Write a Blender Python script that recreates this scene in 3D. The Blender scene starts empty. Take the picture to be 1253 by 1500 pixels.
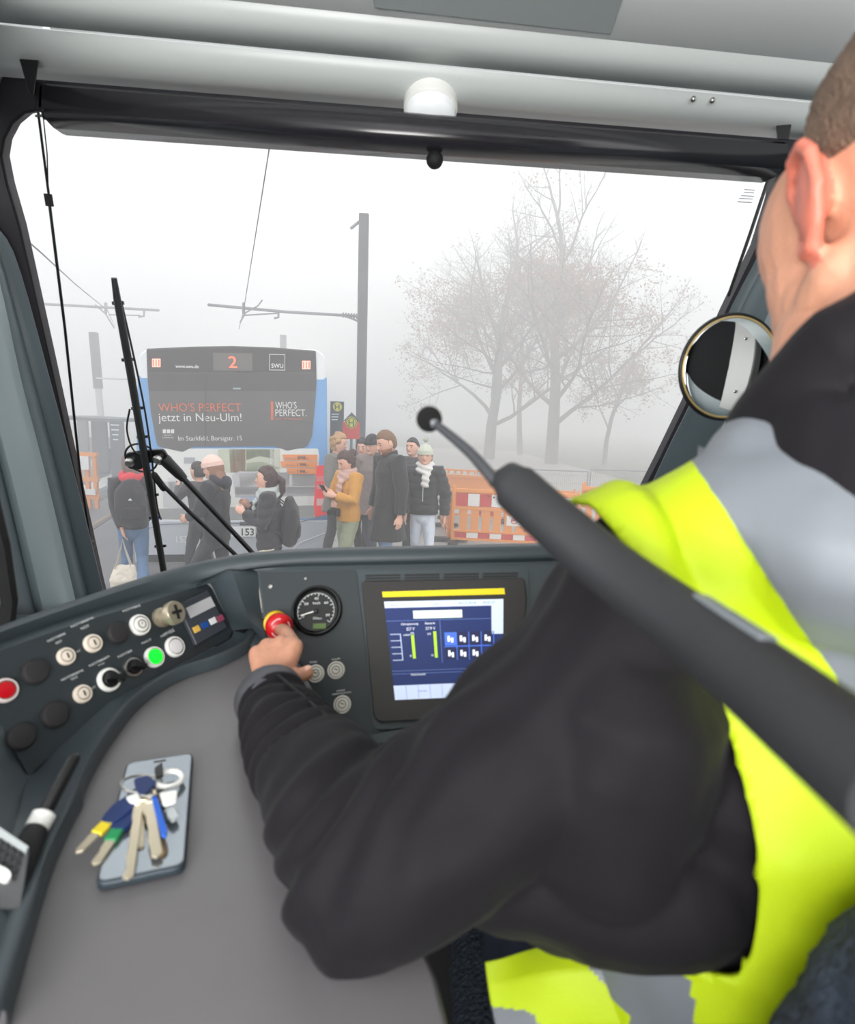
import bpy, bmesh, math, random
from mathutils import Vector as V, Matrix, noise
from mathutils.bvhtree import BVHTree
random.seed(7)
scn = bpy.context.scene
C = scn.collection
# ---------------------------------------------------------------- camera
FPX, CX, CY = 835.0, 626.5, 750.0          # 1253 x 1500 frame
CAM = V((0, 0, 2.15))                      # eye point: 2.15 m above the road, inside the raised driver's cab
_up = -V((-200, -5122, -835)).normalized()
_fw = V((-59.5, 138, -835)); _fw = (_fw - _fw.dot(_up) * _up).normalized()
_rt = _fw.cross(_up)
ROT = Matrix((_rt, _fw, _up))              # camera space -> world space
cam_data = bpy.data.cameras.new('camera')
cam = bpy.data.objects.new('camera', cam_data); C.objects.link(cam)
cam.matrix_world = Matrix.Translation(CAM) @ ROT.to_4x4()
cam_data.sensor_fit = 'VERTICAL'; cam_data.sensor_height = 36; cam_data.sensor_width = 30.07
cam_data.lens = FPX * 36 / 1500
cam_data.clip_start = 0.02; cam_data.clip_end = 500
cam_data.dof.use_dof = True; cam_data.dof.focus_distance = 4.5; cam_data.dof.aperture_fstop = 5.6
scn.camera = cam
# ---------------------------------------------------------------- world, light, exposure
W = bpy.data.worlds.new('overcast'); scn.world = W; W.use_nodes = True
nt = W.node_tree
bg = nt.nodes['Background']
tc = nt.nodes.new('ShaderNodeTexCoord'); sep = nt.nodes.new('ShaderNodeSeparateXYZ')
ramp = nt.nodes.new('ShaderNodeValToRGB')
nt.links.new(tc.outputs['Generated'], sep.inputs[0]); nt.links.new(sep.outputs['Z'], ramp.inputs[0])
nt.links.new(ramp.outputs[0], bg.inputs[0])
ramp.color_ramp.elements[0].position = 0.0; ramp.color_ramp.elements[0].color = (.70, .70, .71, 1)
ramp.color_ramp.elements[1].position = 0.35; ramp.color_ramp.elements[1].color = (.96, .965, .98, 1)
bg.inputs[1].default_value = 1.12
def area(name, loc, target, sx, sy, power, col=(1, 1, 1)):
    l = bpy.data.lights.new(name, 'AREA'); l.shape = 'RECTANGLE'; l.size = sx; l.size_y = sy
    l.energy = power; l.color = col
    o = bpy.data.objects.new(name, l); C.objects.link(o); o.location = loc
    o.rotation_euler = (V(target) - V(loc)).to_track_quat('-Z', 'Y').to_euler(); return o
area('rear_fill', (-0.1, -1.4, 2.0), (0.0, .6, 2.98), 1.6, 0.8, 12, (1, .985, .96))  # added fill behind the viewer, aimed up to brighten the ceiling; no fixture
area('ceiling_fill', (-0.25, -0.55, 2.1), (0.05, .45, 2.98), .9, 0.5, 12, (1, .99, .97))  # second added fill, unseen, lifts the ceiling above the fold
scn.view_settings.view_transform = 'Standard'; scn.view_settings.look = 'None'
scn.view_settings.gamma = 1; scn.view_settings.use_curve_mapping = False
scn.view_settings.exposure = 0.93
scn.cycles.volume_bounces = 2
scn.cycles.max_bounces = 8; scn.cycles.diffuse_bounces = 4; scn.cycles.transparent_max_bounces = 24
scn.cycles.sample_clamp_indirect = 4
# ---------------------------------------------------------------- helpers
def ray(px, py): return ROT @ V(((px - CX) / FPX, -(py - CY) / FPX, -1.0))
def at(px, py, d): return CAM + ray(px, py) * d
def onp(px, py, o, n, off=0.0):
    r = ray(px, py); return CAM + r * ((o + n * off - CAM).dot(n) / r.dot(n))
def onz(px, py, z): return onp(px, py, V((0, 0, z)), V((0, 0, 1)))
def ony(px, py, y): return onp(px, py, V((0, y, 0)), V((0, 1, 0)))
def proj(p):
    q = ROT.transposed() @ (p - CAM)
    if q.z > -1e-3: return (-9999, -9999)
    return (CX + FPX * q.x / -q.z, CY - FPX * q.y / -q.z)
def lin(c):
    c = c / 255.0; return c / 12.92 if c <= .04045 else ((c + .055) / 1.055) ** 2.4
def rgb(r, g, b): return (lin(r), lin(g), lin(b), 1)
_mats = {}
def mat(name, col, rough=.5, metal=0, var=0, vscale=8, bump=0, bscale=60, emit=0, sheen=0, spec=.5, alpha=1):
    if name in _mats: return _mats[name]
    m = bpy.data.materials.new(name); m.use_nodes = True; t = m.node_tree; b = t.nodes['Principled BSDF']
    c = rgb(*col); b.inputs['Base Color'].default_value = c
    b.inputs['Roughness'].default_value = rough; b.inputs['Metallic'].default_value = metal
    b.inputs['Specular IOR Level'].default_value = spec
    if sheen: b.inputs['Sheen Weight'].default_value = sheen
    if alpha < 1: b.inputs['Alpha'].default_value = alpha
    if emit:
        b.inputs['Emission Color'].default_value = c; b.inputs['Emission Strength'].default_value = emit
    if var or bump:
        tx = t.nodes.new('ShaderNodeTexCoord')
    if var:
        n = t.nodes.new('ShaderNodeTexNoise'); n.inputs['Scale'].default_value = vscale; n.inputs['Detail'].default_value = 5
        r = t.nodes.new('ShaderNodeValToRGB')
        r.color_ramp.elements[0].position = .3; r.color_ramp.elements[1].position = .7
        r.color_ramp.elements[0].color = tuple(x * (1 - var) for x in c[:3]) + (1,)
        r.color_ramp.elements[1].color = tuple(min(1, x * (1 + var)) for x in c[:3]) + (1,)
        t.links.new(tx.outputs['Object'], n.inputs['Vector']); t.links.new(n.outputs['Fac'], r.inputs[0])
        t.links.new(r.outputs[0], b.inputs['Base Color'])
    if bump:
        n = t.nodes.new('ShaderNodeTexNoise'); n.inputs['Scale'].default_value = bscale; n.inputs['Detail'].default_value = 4
        u = t.nodes.new('ShaderNodeBump'); u.inputs['Strength'].default_value = bump; u.inputs['Distance'].default_value = .01
        t.links.new(tx.outputs['Object'], n.inputs['Vector']); t.links.new(n.outputs['Fac'], u.inputs['Height'])
        t.links.new(u.outputs[0], b.inputs['Normal'])
    _mats[name] = m; return m

def tag(o, label=None, cat=None, group=None, kind=None):
    if label: o['label'] = label
    if cat: o['category'] = cat
    if group: o['group'] = group
    if kind: o['kind'] = kind
    return o
def thing(name, label, cat, loc=(0, 0, 0), rz=0, group=None):
    o = bpy.data.objects.new(name, None); C.objects.link(o)
    o.empty_display_size = .05; o.location = loc; o.rotation_euler = (0, 0, rz)
    return tag(o, label, cat, group)
def link(name, me, mats, parent=None, smooth=40, local=False, origin=None):
    """link a mesh given in world space; parts are stored relative to their thing (an unrotated Empty)"""
    if not isinstance(mats, (list, tuple)): mats = [mats]
    if len(me.materials): me.materials.clear()
    for m in mats: me.materials.append(m)
    o = bpy.data.objects.new(name, me); C.objects.link(o)
    if parent:
        if not local:
            p = parent
            off = V((0, 0, 0))
            while p: off = off + p.location; p = p.parent
            me.transform(Matrix.Translation(-off))
        o.parent = parent
    else:
        if origin is None and not local:
            xs = [v.co for v in me.vertices]
            if xs:
                origin = V((sum(min(c[i] for c in xs) + max(c[i] for c in xs) for _ in [0]) / 2 if i < 2 else min(c[i] for c in xs) for i in range(3)))
        if origin is not None:
            me.transform(Matrix.Translation(-V(origin))); o.location = origin
    if smooth:
        me.shade_smooth(); me.set_sharp_from_angle(angle=math.radians(smooth))
    return o
def perp(n, ref=V((0, 0, 1))):
    n = n.normalized()
    if abs(n.dot(ref)) > .95: ref = V((1, 0, 0))
    a = (ref - n * ref.dot(n)).normalized(); return a, n.cross(a)
class MB:
    def __init__(s): s.v = []; s.f = []; s.m = []; s.k = 0
    def add(s, vs, fs, m=None):
        b = len(s.v); s.v += [V(x) for x in vs]; s.f += [[i + b for i in f] for f in fs]; s.m += [s.k if m is None else m] * len(fs)
        return s
    def hexa(s, p):          # 8 corners: bottom 4 then top 4
        return s.add(p, [(3, 2, 1, 0), (4, 5, 6, 7), (0, 1, 5, 4), (1, 2, 6, 5), (2, 3, 7, 6), (3, 0, 4, 7)])
    def box(s, c, size, rot=None):
        c = V(c); h = [x / 2 for x in size]; p = []
        for z in (-h[2], h[2]):
            for x, y in ((-h[0], -h[1]), (h[0], -h[1]), (h[0], h[1]), (-h[0], h[1])):
                q = V((x, y, z)); p.append(c + (rot @ q if rot else q))
        return s.hexa(p)
    def bar(s, a, b, w, h=None, ref=V((0, 0, 1))):
        a, b = V(a), V(b); h = h or w; u, w2 = perp(b - a, ref)
        p = [q + w2 * x * w / 2 + u * y * h / 2 for q in (a, b) for x, y in ((-1, -1), (1, -1), (1, 1), (-1, 1))]
        return s.hexa(p)
    def tube(s, pts, rad, seg=12, ref=V((0, 0, 1)), cap='round'):
        """rad: number, list of numbers, or list of (side, other) radii; side runs along ref"""
        pts = [V(p) for p in pts]; n = len(pts)
        if not isinstance(rad, (list, tuple)): rad = [rad] * n
        rad = [(r, r) if not isinstance(r, (tuple, list)) else r for r in rad]
        tans = [(pts[min(i + 1, n - 1)] - pts[max(i - 1, 0)]).normalized() for i in range(n)]
        P = list(zip(pts, rad, tans))
        if cap == 'round':
            def caps(e, sgn):
                p, r, t = e; mr = min(r); out = []
                for a in (.45, .8, .98): out.append((p + t * sgn * mr * a, tuple(x * math.sqrt(max(0, 1 - a * a)) for x in r), t))
                return out
            P = caps(P[0], -1)[::-1] + P + caps(P[-1], 1)
        rings = []; side = None
        for p, r, t in P:
            base = ref if side is None else side
            if abs(t.dot(base)) > .97: base = V((1, 0, 0)) if abs(t.x) < .9 else V((0, 1, 0))
            side = (base - t * base.dot(t)).normalized()
            if side is not None and rings == []: pass
            o = t.cross(side)
            rings.append([p + side * (r[0] * math.cos(2 * math.pi * k / seg)) + o * (r[1] * math.sin(2 * math.pi * k / seg)) for k in range(seg)])
        vs = [q for g in rings for q in g]; fs = []
        for i in range(len(rings) - 1):
            for k in range(seg):
                a, b = i * seg + k, i * seg + (k + 1) % seg
                fs.append((a, b, b + seg, a + seg))
        fs.append(tuple(range(seg))[::-1]); fs.append(tuple((len(rings) - 1) * seg + k for k in range(seg)))
        return s.add(vs, fs)
    def lathe(s, o, ax, prof, seg=28, m=None, ref=V((0, 0, 1))):
        """prof: (radius, height[, material]) along ax"""
        o = V(o); ax = V(ax).normalized(); u, w = perp(ax, ref); b = len(s.v)
        for e in prof:
            for k in range(seg):
                a = 2 * math.pi * k / seg
                s.v.append(o + ax * e[1] + u * (e[0] * math.cos(a)) + w * (e[0] * math.sin(a)))
        for i in range(len(prof) - 1):
            mi = prof[i + 1][2] if len(prof[i + 1]) > 2 else (s.k if m is None else m)
            for k in range(seg):
                a, c = b + i * seg + k, b + i * seg + (k + 1) % seg
                s.f.append([a, c, c + seg, a + seg]); s.m.append(mi)
        s.f.append([b + (len(prof) - 1) * seg + k for k in range(seg)]); s.m.append(prof[-1][2] if len(prof[-1]) > 2 else s.k)
        s.f.append([b + k for k in range(seg)][::-1]); s.m.append(s.k)
        return s
    def ball(s, c, r, seg=16, rings=10, rot=None):
        c = V(c); r = (r, r, r) if isinstance(r, (int, float)) else r
        vs = []; 
        for i in range(1, rings):
            th = math.pi * i / rings
            for k in range(seg):
                ph = 2 * math.pi * k / seg
                q = V((r[0] * math.sin(th) * math.cos(ph), r[1] * math.sin(th) * math.sin(ph), r[2] * math.cos(th)))
                vs.append(c + (rot @ q if rot else q))
        fs = [(i * seg + k, (i + 1) * seg + k, (i + 1) * seg + (k + 1) % seg, i * seg + (k + 1) % seg) for i in range(rings - 2) for k in range(seg)]
        t = V((0, 0, r[2])); n = len(vs); vs += [c + (rot @ t if rot else t), c - (rot @ t if rot else t)]
        fs += [(n, k, (k + 1) % seg) for k in range(seg)] + [(n + 1, (rings - 2) * seg + (k + 1) % seg, (rings - 2) * seg + k) for k in range(seg)]
        return s.add(vs, fs)
    def torus(s, c, ax, R, r, seg=32, q=8):
        u, w = perp(V(ax)); ax = V(ax).normalized(); vs = []; c = V(c)
        for i in range(seg):
            a = 2 * math.pi * i / seg; d = u * math.cos(a) + w * math.sin(a)
            for k in range(q):
                b = 2 * math.pi * k / q; vs.append(c + d * (R + r * math.cos(b)) + ax * (r * math.sin(b)))
        fs = [(i * q + k, ((i + 1) % seg) * q + k, ((i + 1) % seg) * q + (k + 1) % q, i * q + (k + 1) % q) for i in range(seg) for k in range(q)]
        return s.add(vs, fs)
    def prism(s, poly, n, back, front=0.0):
        """polygon (world points) thickened along n from -back to +front"""
        n = V(n).normalized(); k = len(poly); poly = [V(p) for p in poly]
        nn = sum(((poly[i] - poly[0]).cross(poly[(i + 1) % k] - poly[0]) for i in range(k)), V((0, 0, 0)))
        if nn.dot(n) < 0: poly = poly[::-1]
        vs = [p - n * back for p in poly] + [p + n * front for p in poly]
        fs = [tuple(range(k))[::-1], tuple(range(k, 2 * k))] + [(i, (i + 1) % k, k + (i + 1) % k, k + i) for i in range(k)]
        return s.add(vs, fs)
    def loft(s, rows, closed=False):
        n = len(rows[0]); vs = [p for r in rows for p in r]
        fs = []
        for i in range(len(rows) - 1):
            for k in range(n if closed else n - 1):
                a, b = i * n + k, i * n + (k + 1) % n; fs.append((a, b, b + n, a + n))
        return s.add(vs, fs)
    def mesh(s):
        me = bpy.data.meshes.new('m'); me.from_pydata([tuple(x) for x in s.v], [], s.f)
        for p, m in zip(me.polygons, s.m): p.material_index = m
        me.update(); return me
    def build(s, name, mats, parent=None, smooth=40, local=False, origin=None, bevel=0, solid=0, fix=False):
        me = s.mesh()
        if fix:
            bm = bmesh.new(); bm.from_mesh(me); bmesh.ops.recalc_face_normals(bm, faces=bm.faces); bm.to_mesh(me); bm.free()
        o = link(name, me, mats, parent, smooth, local, origin)
        if solid:
            q = o.modifiers.new('s', 'SOLIDIFY'); q.thickness = solid; q.offset = 0
        if bevel:
            q = o.modifiers.new('b', 'BEVEL'); q.width = bevel; q.segments = 2; q.limit_method = 'ANGLE'; q.angle_limit = math.radians(40)
        return o
def rounded(pts, r, n=5):
    """round the corners of a polygon (works on 2-D or 3-D points)"""
    out = []; pts = [V(p) for p in pts]; k = len(pts)
    for i in range(k):
        a, b, c = pts[i - 1], pts[i], pts[(i + 1) % k]
        ra = min(r, (a - b).length * .45); rc = min(r, (c - b).length * .45)
        p, q = b + (a - b).normalized() * ra, b + (c - b).normalized() * rc
        for j in range(n + 1):
            t = j / n; out.append(p * (1 - t) ** 2 + b * 2 * t * (1 - t) + q * t * t)
    return out
def spline(pts, n):
    """n samples of a Catmull-Rom curve through the points"""
    pts = [V(p) for p in pts]; k = len(pts) - 1; out = []
    for i in range(n):
        t = i / (n - 1) * k; j = min(int(t), k - 1); t -= j
        p0, p1, p2, p3 = pts[max(j - 1, 0)], pts[j], pts[j + 1], pts[min(j + 2, k)]
        out.append(.5 * (2 * p1 + (p2 - p0) * t + (2 * p0 - 5 * p1 + 4 * p2 - p3) * t * t + (3 * p1 - p0 - 3 * p2 + p3) * t ** 3))
    return out
_dgn = [0]
def blob(parts, voxel, smooth=3, disp=None):
    """union of closed shapes, voxel-remeshed and smoothed into one continuous surface"""
    me = parts.mesh() if isinstance(parts, MB) else parts
    o = bpy.data.objects.new('tmp', me); C.objects.link(o)
    r = o.modifiers.new('r', 'REMESH'); r.mode = 'VOXEL'; r.voxel_size = voxel
    if smooth:
        q = o.modifiers.new('q', 'SMOOTH'); q.factor = .5; q.iterations = smooth
    dg = bpy.context.evaluated_depsgraph_get()
    out = bpy.data.meshes.new_from_object(o.evaluated_get(dg))
    bpy.data.objects.remove(o); bpy.data.meshes.remove(me)
    if disp:
        ns = [v.normal.copy() for v in out.vertices]
        for v, nn in zip(out.vertices, ns): v.co += nn * disp(v.co, nn)
        out.update()
    for p in out.polygons: p.use_smooth = True
    return out
def folds(amp, sc, seed=0):
    o = V((seed * 3.7, seed * 1.3, seed * 2.1))
    return lambda p, n: amp * noise.noise(V((p.x * sc, p.y * sc, p.z * sc * .6)) + o) + amp * .4 * noise.noise(p * sc * 2.7 + o)
_tx = {}
def text_mesh(s, bold=False):
    cu = bpy.data.curves.new('t', 'FONT'); cu.body = s; cu.resolution_u = 3
    if bold: cu.offset = .018
    o = bpy.data.objects.new('t', cu); C.objects.link(o)
    dg = bpy.context.evaluated_depsgraph_get()
    me = bpy.data.meshes.new_from_object(o.evaluated_get(dg)); bpy.data.objects.remove(o)
    return me
def letters(s, a, b, h, n, m, parent, bold=False, name='lettering', lift=.0006, merge=None):
    """text whose baseline runs from a to b, cap height h, facing n"""
    me = text_mesh(s, bold); n = V(n).normalized(); x = (b - a).normalized(); y = n.cross(x)
    xs = [v.co.x for v in me.vertices]; x0, x1 = min(xs), max(xs); L = (b - a).length
    sx = L / (x1 - x0); sy = h / .70
    for v in me.vertices: v.co = a + x * ((v.co.x - x0) * sx) + y * (v.co.y * sy) + n * lift
    if merge is not None:
        merge.add([v.co.copy() for v in me.vertices], [tuple(p.vertices) for p in me.polygons]); bpy.data.meshes.remove(me); return
    return link(name, me, m, parent, smooth=0)
class Pl:
    """a flat mounting plane; q(px,py) gives the point on it behind a pixel of the photograph"""
    def __init__(s, a, b, c):
        s.o = a; s.n = (b - a).cross(c - a).normalized()
        if s.n.dot(CAM - a) < 0: s.n = -s.n
    def q(s, px, py, off=0): return onp(px, py, s.o, s.n, off)
    def poly(s, pts, off=0): return [s.q(x, y, off) for x, y in pts]
    def text(s, t, p1, p2, hp, m, parent, off=.0008, **k):
        a, b = s.q(*p1), s.q(*p2); mid = ((p1[0] + p2[0]) / 2, (p1[1] + p2[1]) / 2)
        x = (b - a).normalized(); y = s.n.cross(x)
        e = V(proj(a + y * .01)) - V(proj(a)); h = .01 * hp / max(e.length, 1e-6)
        return letters(t, a, b, h, s.n, m, parent, lift=off, **k)
    def plate(s, pts, m, name, parent, th=.003, off=0, r=0, bevel=0, rn=4):
        P = s.poly(pts)
        if r: P = rounded(P, r, rn)
        return MB().prism(P, s.n, -off, off + th).build(name, m, parent, bevel=bevel)
# ================================================================ materials of the cab
M_teal = mat('teal_grey_plastic', (98, 110, 115), .42, bump=.08, bscale=900)
M_teal_l = mat('pale_teal_lining', (150, 166, 170), .38, bump=.05, bscale=500)
M_dash = mat('slate_dash_moulding', (62, 71, 76), .45, bump=.12, bscale=900)
M_panel = mat('dark_control_plate', (44, 51, 55), .42, bump=.05, bscale=1200)
M_black = mat('black_plastic', (20, 20, 22), .38)
M_blackm = mat('matt_black_rubber', (16, 16, 18), .7, bump=.2, bscale=700)
M_desk = mat('grey_laminate', (112, 110, 112), .33, var=.05, vscale=9, bump=.03, bscale=1500)
M_ceil = mat('light_grey_ceiling', (202, 207, 206), .33, var=.02, vscale=2); M_ceil2 = mat('white_ceiling', (244, 246, 245), .35)
M_hatch = mat('ceiling_hatch_grey', (126, 132, 132), .4)
M_header = mat('black_anodised', (40, 38, 43), .22, spec=.7)
M_rail = mat('grey_rail', (112, 104, 130), .35)
M_steel = mat('brushed_steel', (190, 188, 184), .3, metal=1)
M_silver = mat('satin_silver_plastic', (226, 223, 214), .4)
M_white = mat('white_plastic', (244, 244, 240), .4)
M_print = mat('white_print', (232, 235, 235), .6)
M_red = mat('red_button', (205, 12, 24), .3)
M_yellow = mat('yellow_collar', (222, 186, 20), .45)
M_dark = mat('black_interior', (12, 12, 13), .8)

# ================================================================ windscreen, frame, ceiling, walls
wt, wb = at(600, 215, 1.44), at(600, 830, 2.1)
WS = Pl(wt, wb, wt + V((1, 0, 0)))
glass_px = [(62, 160), (38, 165), (20, 180), (8, 203), (4, 228), (12, 268), (30, 330), (75, 530), (110, 690), (148, 860), (160, 905),
            (560, 905), (870, 880), (900, 800), (965, 672), (1005, 590), (1060, 460), (1108, 360), (1130, 290), (1138, 252), (1135, 222)]
frame_px = [(40, 95), (0, 98), (-32, 130), (-46, 180), (-44, 230), (-26, 300), (-2, 365), (48, 560), (90, 722), (128, 880), (140, 960),
            (560, 960), (890, 950), (925, 800), (990, 668), (1030, 586), (1083, 460), (1134, 360), (1160, 290), (1175, 240), (1172, 150)]
win = thing('window_1', None, None); del_ = None; win['kind'] = 'structure'
mg = bpy.data.materials.new('windscreen_glass'); mg.use_nodes = True
t = mg.node_tree; t.nodes.remove(t.nodes['Principled BSDF']); out = t.nodes['Material Output']
tr = t.nodes.new('ShaderNodeBsdfTransparent'); tr.inputs[0].default_value = (.97, .98, .975, 1)
gl = t.nodes.new('ShaderNodeBsdfGlossy'); gl.inputs['Roughness'].default_value = .01
fr = t.nodes.new('ShaderNodeFresnel'); fr.inputs[0].default_value = 1.33
mx = t.nodes.new('ShaderNodeMixShader')
t.links.new(fr.outputs[0], mx.inputs[0]); t.links.new(tr.outputs[0], mx.inputs[1]); t.links.new(gl.outputs[0], mx.inputs[2]); t.links.new(mx.outputs[0], out.inputs[0])
gp = WS.poly(glass_px)
b = MB(); b.add(gp, [tuple(range(len(gp)))]); b.build('glass_pane', mg, win, smooth=0)
fp = WS.poly(frame_px)
b = MB(); b.loft([[p + WS.n * .004 for p in gp], [p + WS.n * .018 for p in fp], [p + WS.n * .018 - WS.n * .06 for p in fp], [p - WS.n * .03 for p in gp]] , closed=True)
b.loft([[p - WS.n * .03 for p in gp], [p + WS.n * .004 for p in gp]], closed=True)
b.build('window_frame', mat('black_ceramic_band', (38, 35, 41), .45), win, fix=True)
b = MB(); b.tube([p + WS.n * .006 for p in gp[:11]], .0035, 6); b.build('rubber_seal', M_blackm, win)
# safety-glass stamp
b = MB()
for (x0, x1, y) in ((1091, 1106, 277), (1090, 1105, 281), (1086, 1105, 286), (1083, 1103, 290), (1081, 1102, 295)):
    b.prism([WS.q(x0, y, .005), WS.q(x1, y + 1, .005), WS.q(x1, y + 2.2, .005), WS.q(x0, y + 1.2, .005)], WS.n, .0003, .0003)
b.build('glass_stamp', mat('grey_print', (95, 95, 98), .6), win)['kind'] = 'stuff'

# header: a cassette with the roller blind
rb = thing('roller_blind', 'black roller sunblind cassette spanning the windscreen top with rods at both ends', 'blind', ony(600, 180, 1.44))
def hp(x, top, y, dz=0):
    """line along the cassette: top edge or lower edge as seen in the photo"""
    py = 120 + (x - 62) * .0795 if top else 174 + (x - 62) * .0700
    return ony(x, py + dz, y)
L, R = 62, 1153
def prof(x):
    a, c = hp(x, 1, 1.37), hp(x, 0, 1.37)
    return [a + V((0, .09, 0)), a + V((0, .01, .0)), a + V((0, 0, -.008)), c + V((0, 0, .022)), c + V((0, .012, .010)), c + V((0, .05, .006)), c + V((0, .09, .01))]
MB().loft([prof(L), prof(R)]).build('cassette', M_header, rb, smooth=25, solid=.004)
for x in (L, R):
    MB().prism(prof(x), V((1, 0, 0)), .006, .006).build('end_cap', M_black, rb)
c0, c1 = hp(L + 12, 0, 1.425, 4), hp(R - 20, 0, 1.425, 4)
MB().bar(c0, c1, .02, .012).build('bottom_rail', M_rail, rb, bevel=.002)
MB().tube([hp(L + 4, 0, 1.405, -3), hp(R - 4, 0, 1.405, -3)], .006, 8).build('blind_roll', M_black, rb)
kb = ony(637, 213, 1.41)
b = MB(); b.tube([kb + V((0, 0, .01)), ony(637, 226, 1.41)], .009, 12); b.ball(ony(637, 234, 1.41), .0195, 24, 14)
b.build('pull_knob', M_blackm, rb)
# brackets and guide rods
b = MB(); b.hexa([ony(x, y, yy) for yy in (1.36, 1.40) for x, y in ((28, 86), (57, 88), (50, 140), (42, 135))]); b.build('bracket', M_black, rb, bevel=.002)
b = MB(); b.hexa([ony(x, y, yy) for yy in (1.37, 1.40) for x, y in ((50, 120), (66, 120), (64, 165), (52, 163))]); b.build('bracket', M_black, rb, bevel=.002)
b = MB(); b.hexa([ony(x, y, yy) for yy in (1.37, 1.40) for x, y in ((1137, 184), (1160, 182), (1156, 205), (1139, 205))]); b.build('bracket', M_black, rb, bevel=.002)
def rod(px, r=.003, name='guide_rod', off=.05):
    MB().tube([WS.q(x, y, off) for x, y in px], r, 8).build(name, M_black, rb)
rod([(56, 165), (72, 290)]); rod([(63, 168), (69, 225), (71, 290)], .0015)
rod([(72, 295), (95, 480), (117, 690), (134, 800)], .0036)
MB().tube([WS.q(70, 284, .05), WS.q(73, 302, .05)], .0095, 12, cap='flat').build('rod_sleeve', M_blackm, rb)
MB().tube([WS.q(53, 170, .05), WS.q(84, 168, .05)], .003, 8).build('guide_rod', M_steel, rb)
rod([(1126, 262), (1100, 340), (1068, 432)], .0045)
b = MB(); b.bar(WS.q(104, 799, .05), WS.q(136, 797, .05), .03, .02); b.build('rod_clamp', M_black, rb, bevel=.003)
for x in (112, 126):
    MB().ball(WS.q(x, 798, .075), .008).build('screw', M_steel, rb)

# ceiling shell: rows run left-right, from the header to above the viewer
def crow(f, y, n=24, x0=-420, x1=1560):
    return [ony(x0 + (x1 - x0) * i / n, f(x0 + (x1 - x0) * i / n), y) for i in range(n + 1)]
r1 = crow(lambda x: 116 + (x - 62) * .0795, 1.46)
r2 = crow(lambda x: 92 + (x - 62) * .087, 1.40)
r3 = crow(lambda x: 39.5 + (x - 62) * .096, 1.335)
r4 = crow(lambda x: -29 + (x - 62) * .1045, 1.255)
flat = lambda row, y, z: [V((p.x, y, z)) for p in row]
ceil = MB()
ceil.loft([r1, r2, [p + V((0, .004, -.001)) for p in r3]])
ceil.loft([[p + V((0, -.003, .0)) for p in r3], r4])
zc4 = sum(p.z for p in r4) / len(r4)
top = [V((p.x, .90, p.z + .25)) for p in r4]; top2 = [V((p.x, .3, 3.17)) for p in r4]; top3 = [V((p.x, -1.9, 3.17)) for p in r4]
ceil.k = 1; ceil.loft([r4, top]); ceil.loft([top, top2, top3])
co = ceil.build('ceiling', [M_ceil, M_ceil2], smooth=30, solid=.003); co['kind'] = 'structure'
# seam bead and screws
b = MB(); b.tube([p + V((0, -.001, -.001)) for p in r3[6:22]], .0022, 6); b.build('panel_joint', mat('pale_joint', (232, 236, 236), .3), co)
for x, y in ((1016, 145), (1044, 147)):
    b = MB(); b.ball(ony(x, y, 1.335), .0062); b.build('screw', M_steel, co)
hz = [onp(x, y, V((0, 1.255, r4[(14)].z)), V((0, .25, .355)).normalized()) for x, y in ((540, -60), (549, 7), (893, 46), (925, -45))]
MB().prism(hz, V((0, -.25, -.355)), .004, .012).build('ceiling_hatch', M_hatch, co, bevel=.001)
# dome lamp half behind the cassette
lp = ony(630, 181, 1.42)
lamp = thing('ceiling_lamp', 'small round white ceiling lamp half hidden behind the black blind cassette', 'lamp', lp)
b = MB(); b.lathe(lp + V((0, 0, .05)), V((0, -.25, -1)), [(.056, 0), (.056, .042), (.052, .05), (.04, .058), (.02, .062), (.001, .063)]); b.build('lamp_shade', mat('opal_shade', (235, 238, 240), .3, emit=.1), lamp)
b = MB(); b.lathe(lp + V((0, 0, .055)), V((0, -.25, -1)), [(.061, 0), (.061, .03), (.058, .033)]); b.build('lamp_base', M_white, lamp)

# left side lining: strips running down beside the windscreen
def strip(name, rows, m, parent=None, n=24, solid=.006, kind=None):
    o = MB().loft([spline([at(*p) for p in r], n) for r in rows]).build(name, m, parent, smooth=50, solid=solid)
    if kind: o['kind'] = kind
    return o
wl = thing('wall_left', None, None); wl['kind'] = 'structure'
A_ = [(-70, 118, 1.40), (-45, 300, 1.42), (-2, 375, 1.46), (50, 560, 1.58), (92, 722, 1.75), (133, 890, 1.98)]
B_ = [(-90, 118, 1.30), (-70, 300, 1.32), (-14, 375, 1.36), (30, 560, 1.48), (72, 722, 1.62), (114, 900, 1.85)]
strip('lining_strip', [[(x + 24, y, d + .015) for x, y, d in A_], A_, B_], M_teal, wl)
Cr = [[], [], [], [], []]
for x, y, d in B_[1:]:
    w = 62 + (y - 300) * .0
    for i, (f, dd) in enumerate(((0, 0), (.2, -.035), (.5, -.055), (.8, -.04), (1, .0))): Cr[i].append((x - w * f, y, (d + dd) * (1 - .12 * f)))
strip('pillar_cover', Cr, M_teal_l, wl)
D_ = [(x - 62, y, d * .88) for x, y, d in B_[1:]]
E_ = [(x - 130, y, d * .72) for x, y, d in B_[1:]]
strip('side_lining', [D_, E_, [(x - 260, y, d * .55) for x, y, d in B_[1:]]], M_teal, wl)
b = MB(); b.tube([at(-60, 560, .8), at(-22, 700, .82), at(2, 800, .86), at(14, 880, .9), at(8, 930, .9)], (.012), 8); b.build('window_seal', M_blackm, wl)
# upper left cove joining pillar and ceiling
b = MB(); b.loft([[at(-190, -160, .55), at(-150, 40, .75), at(-140, 300, .9)], [at(-60, -60, .9), at(-20, 60, 1.15), at(-60, 200, 1.28)], [at(28, -12, 1.20), at(63, 41, 1.33), at(34, 104, 1.42)]])
b.build('corner_cove', M_ceil, wl, smooth=60, solid=.003)
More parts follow.
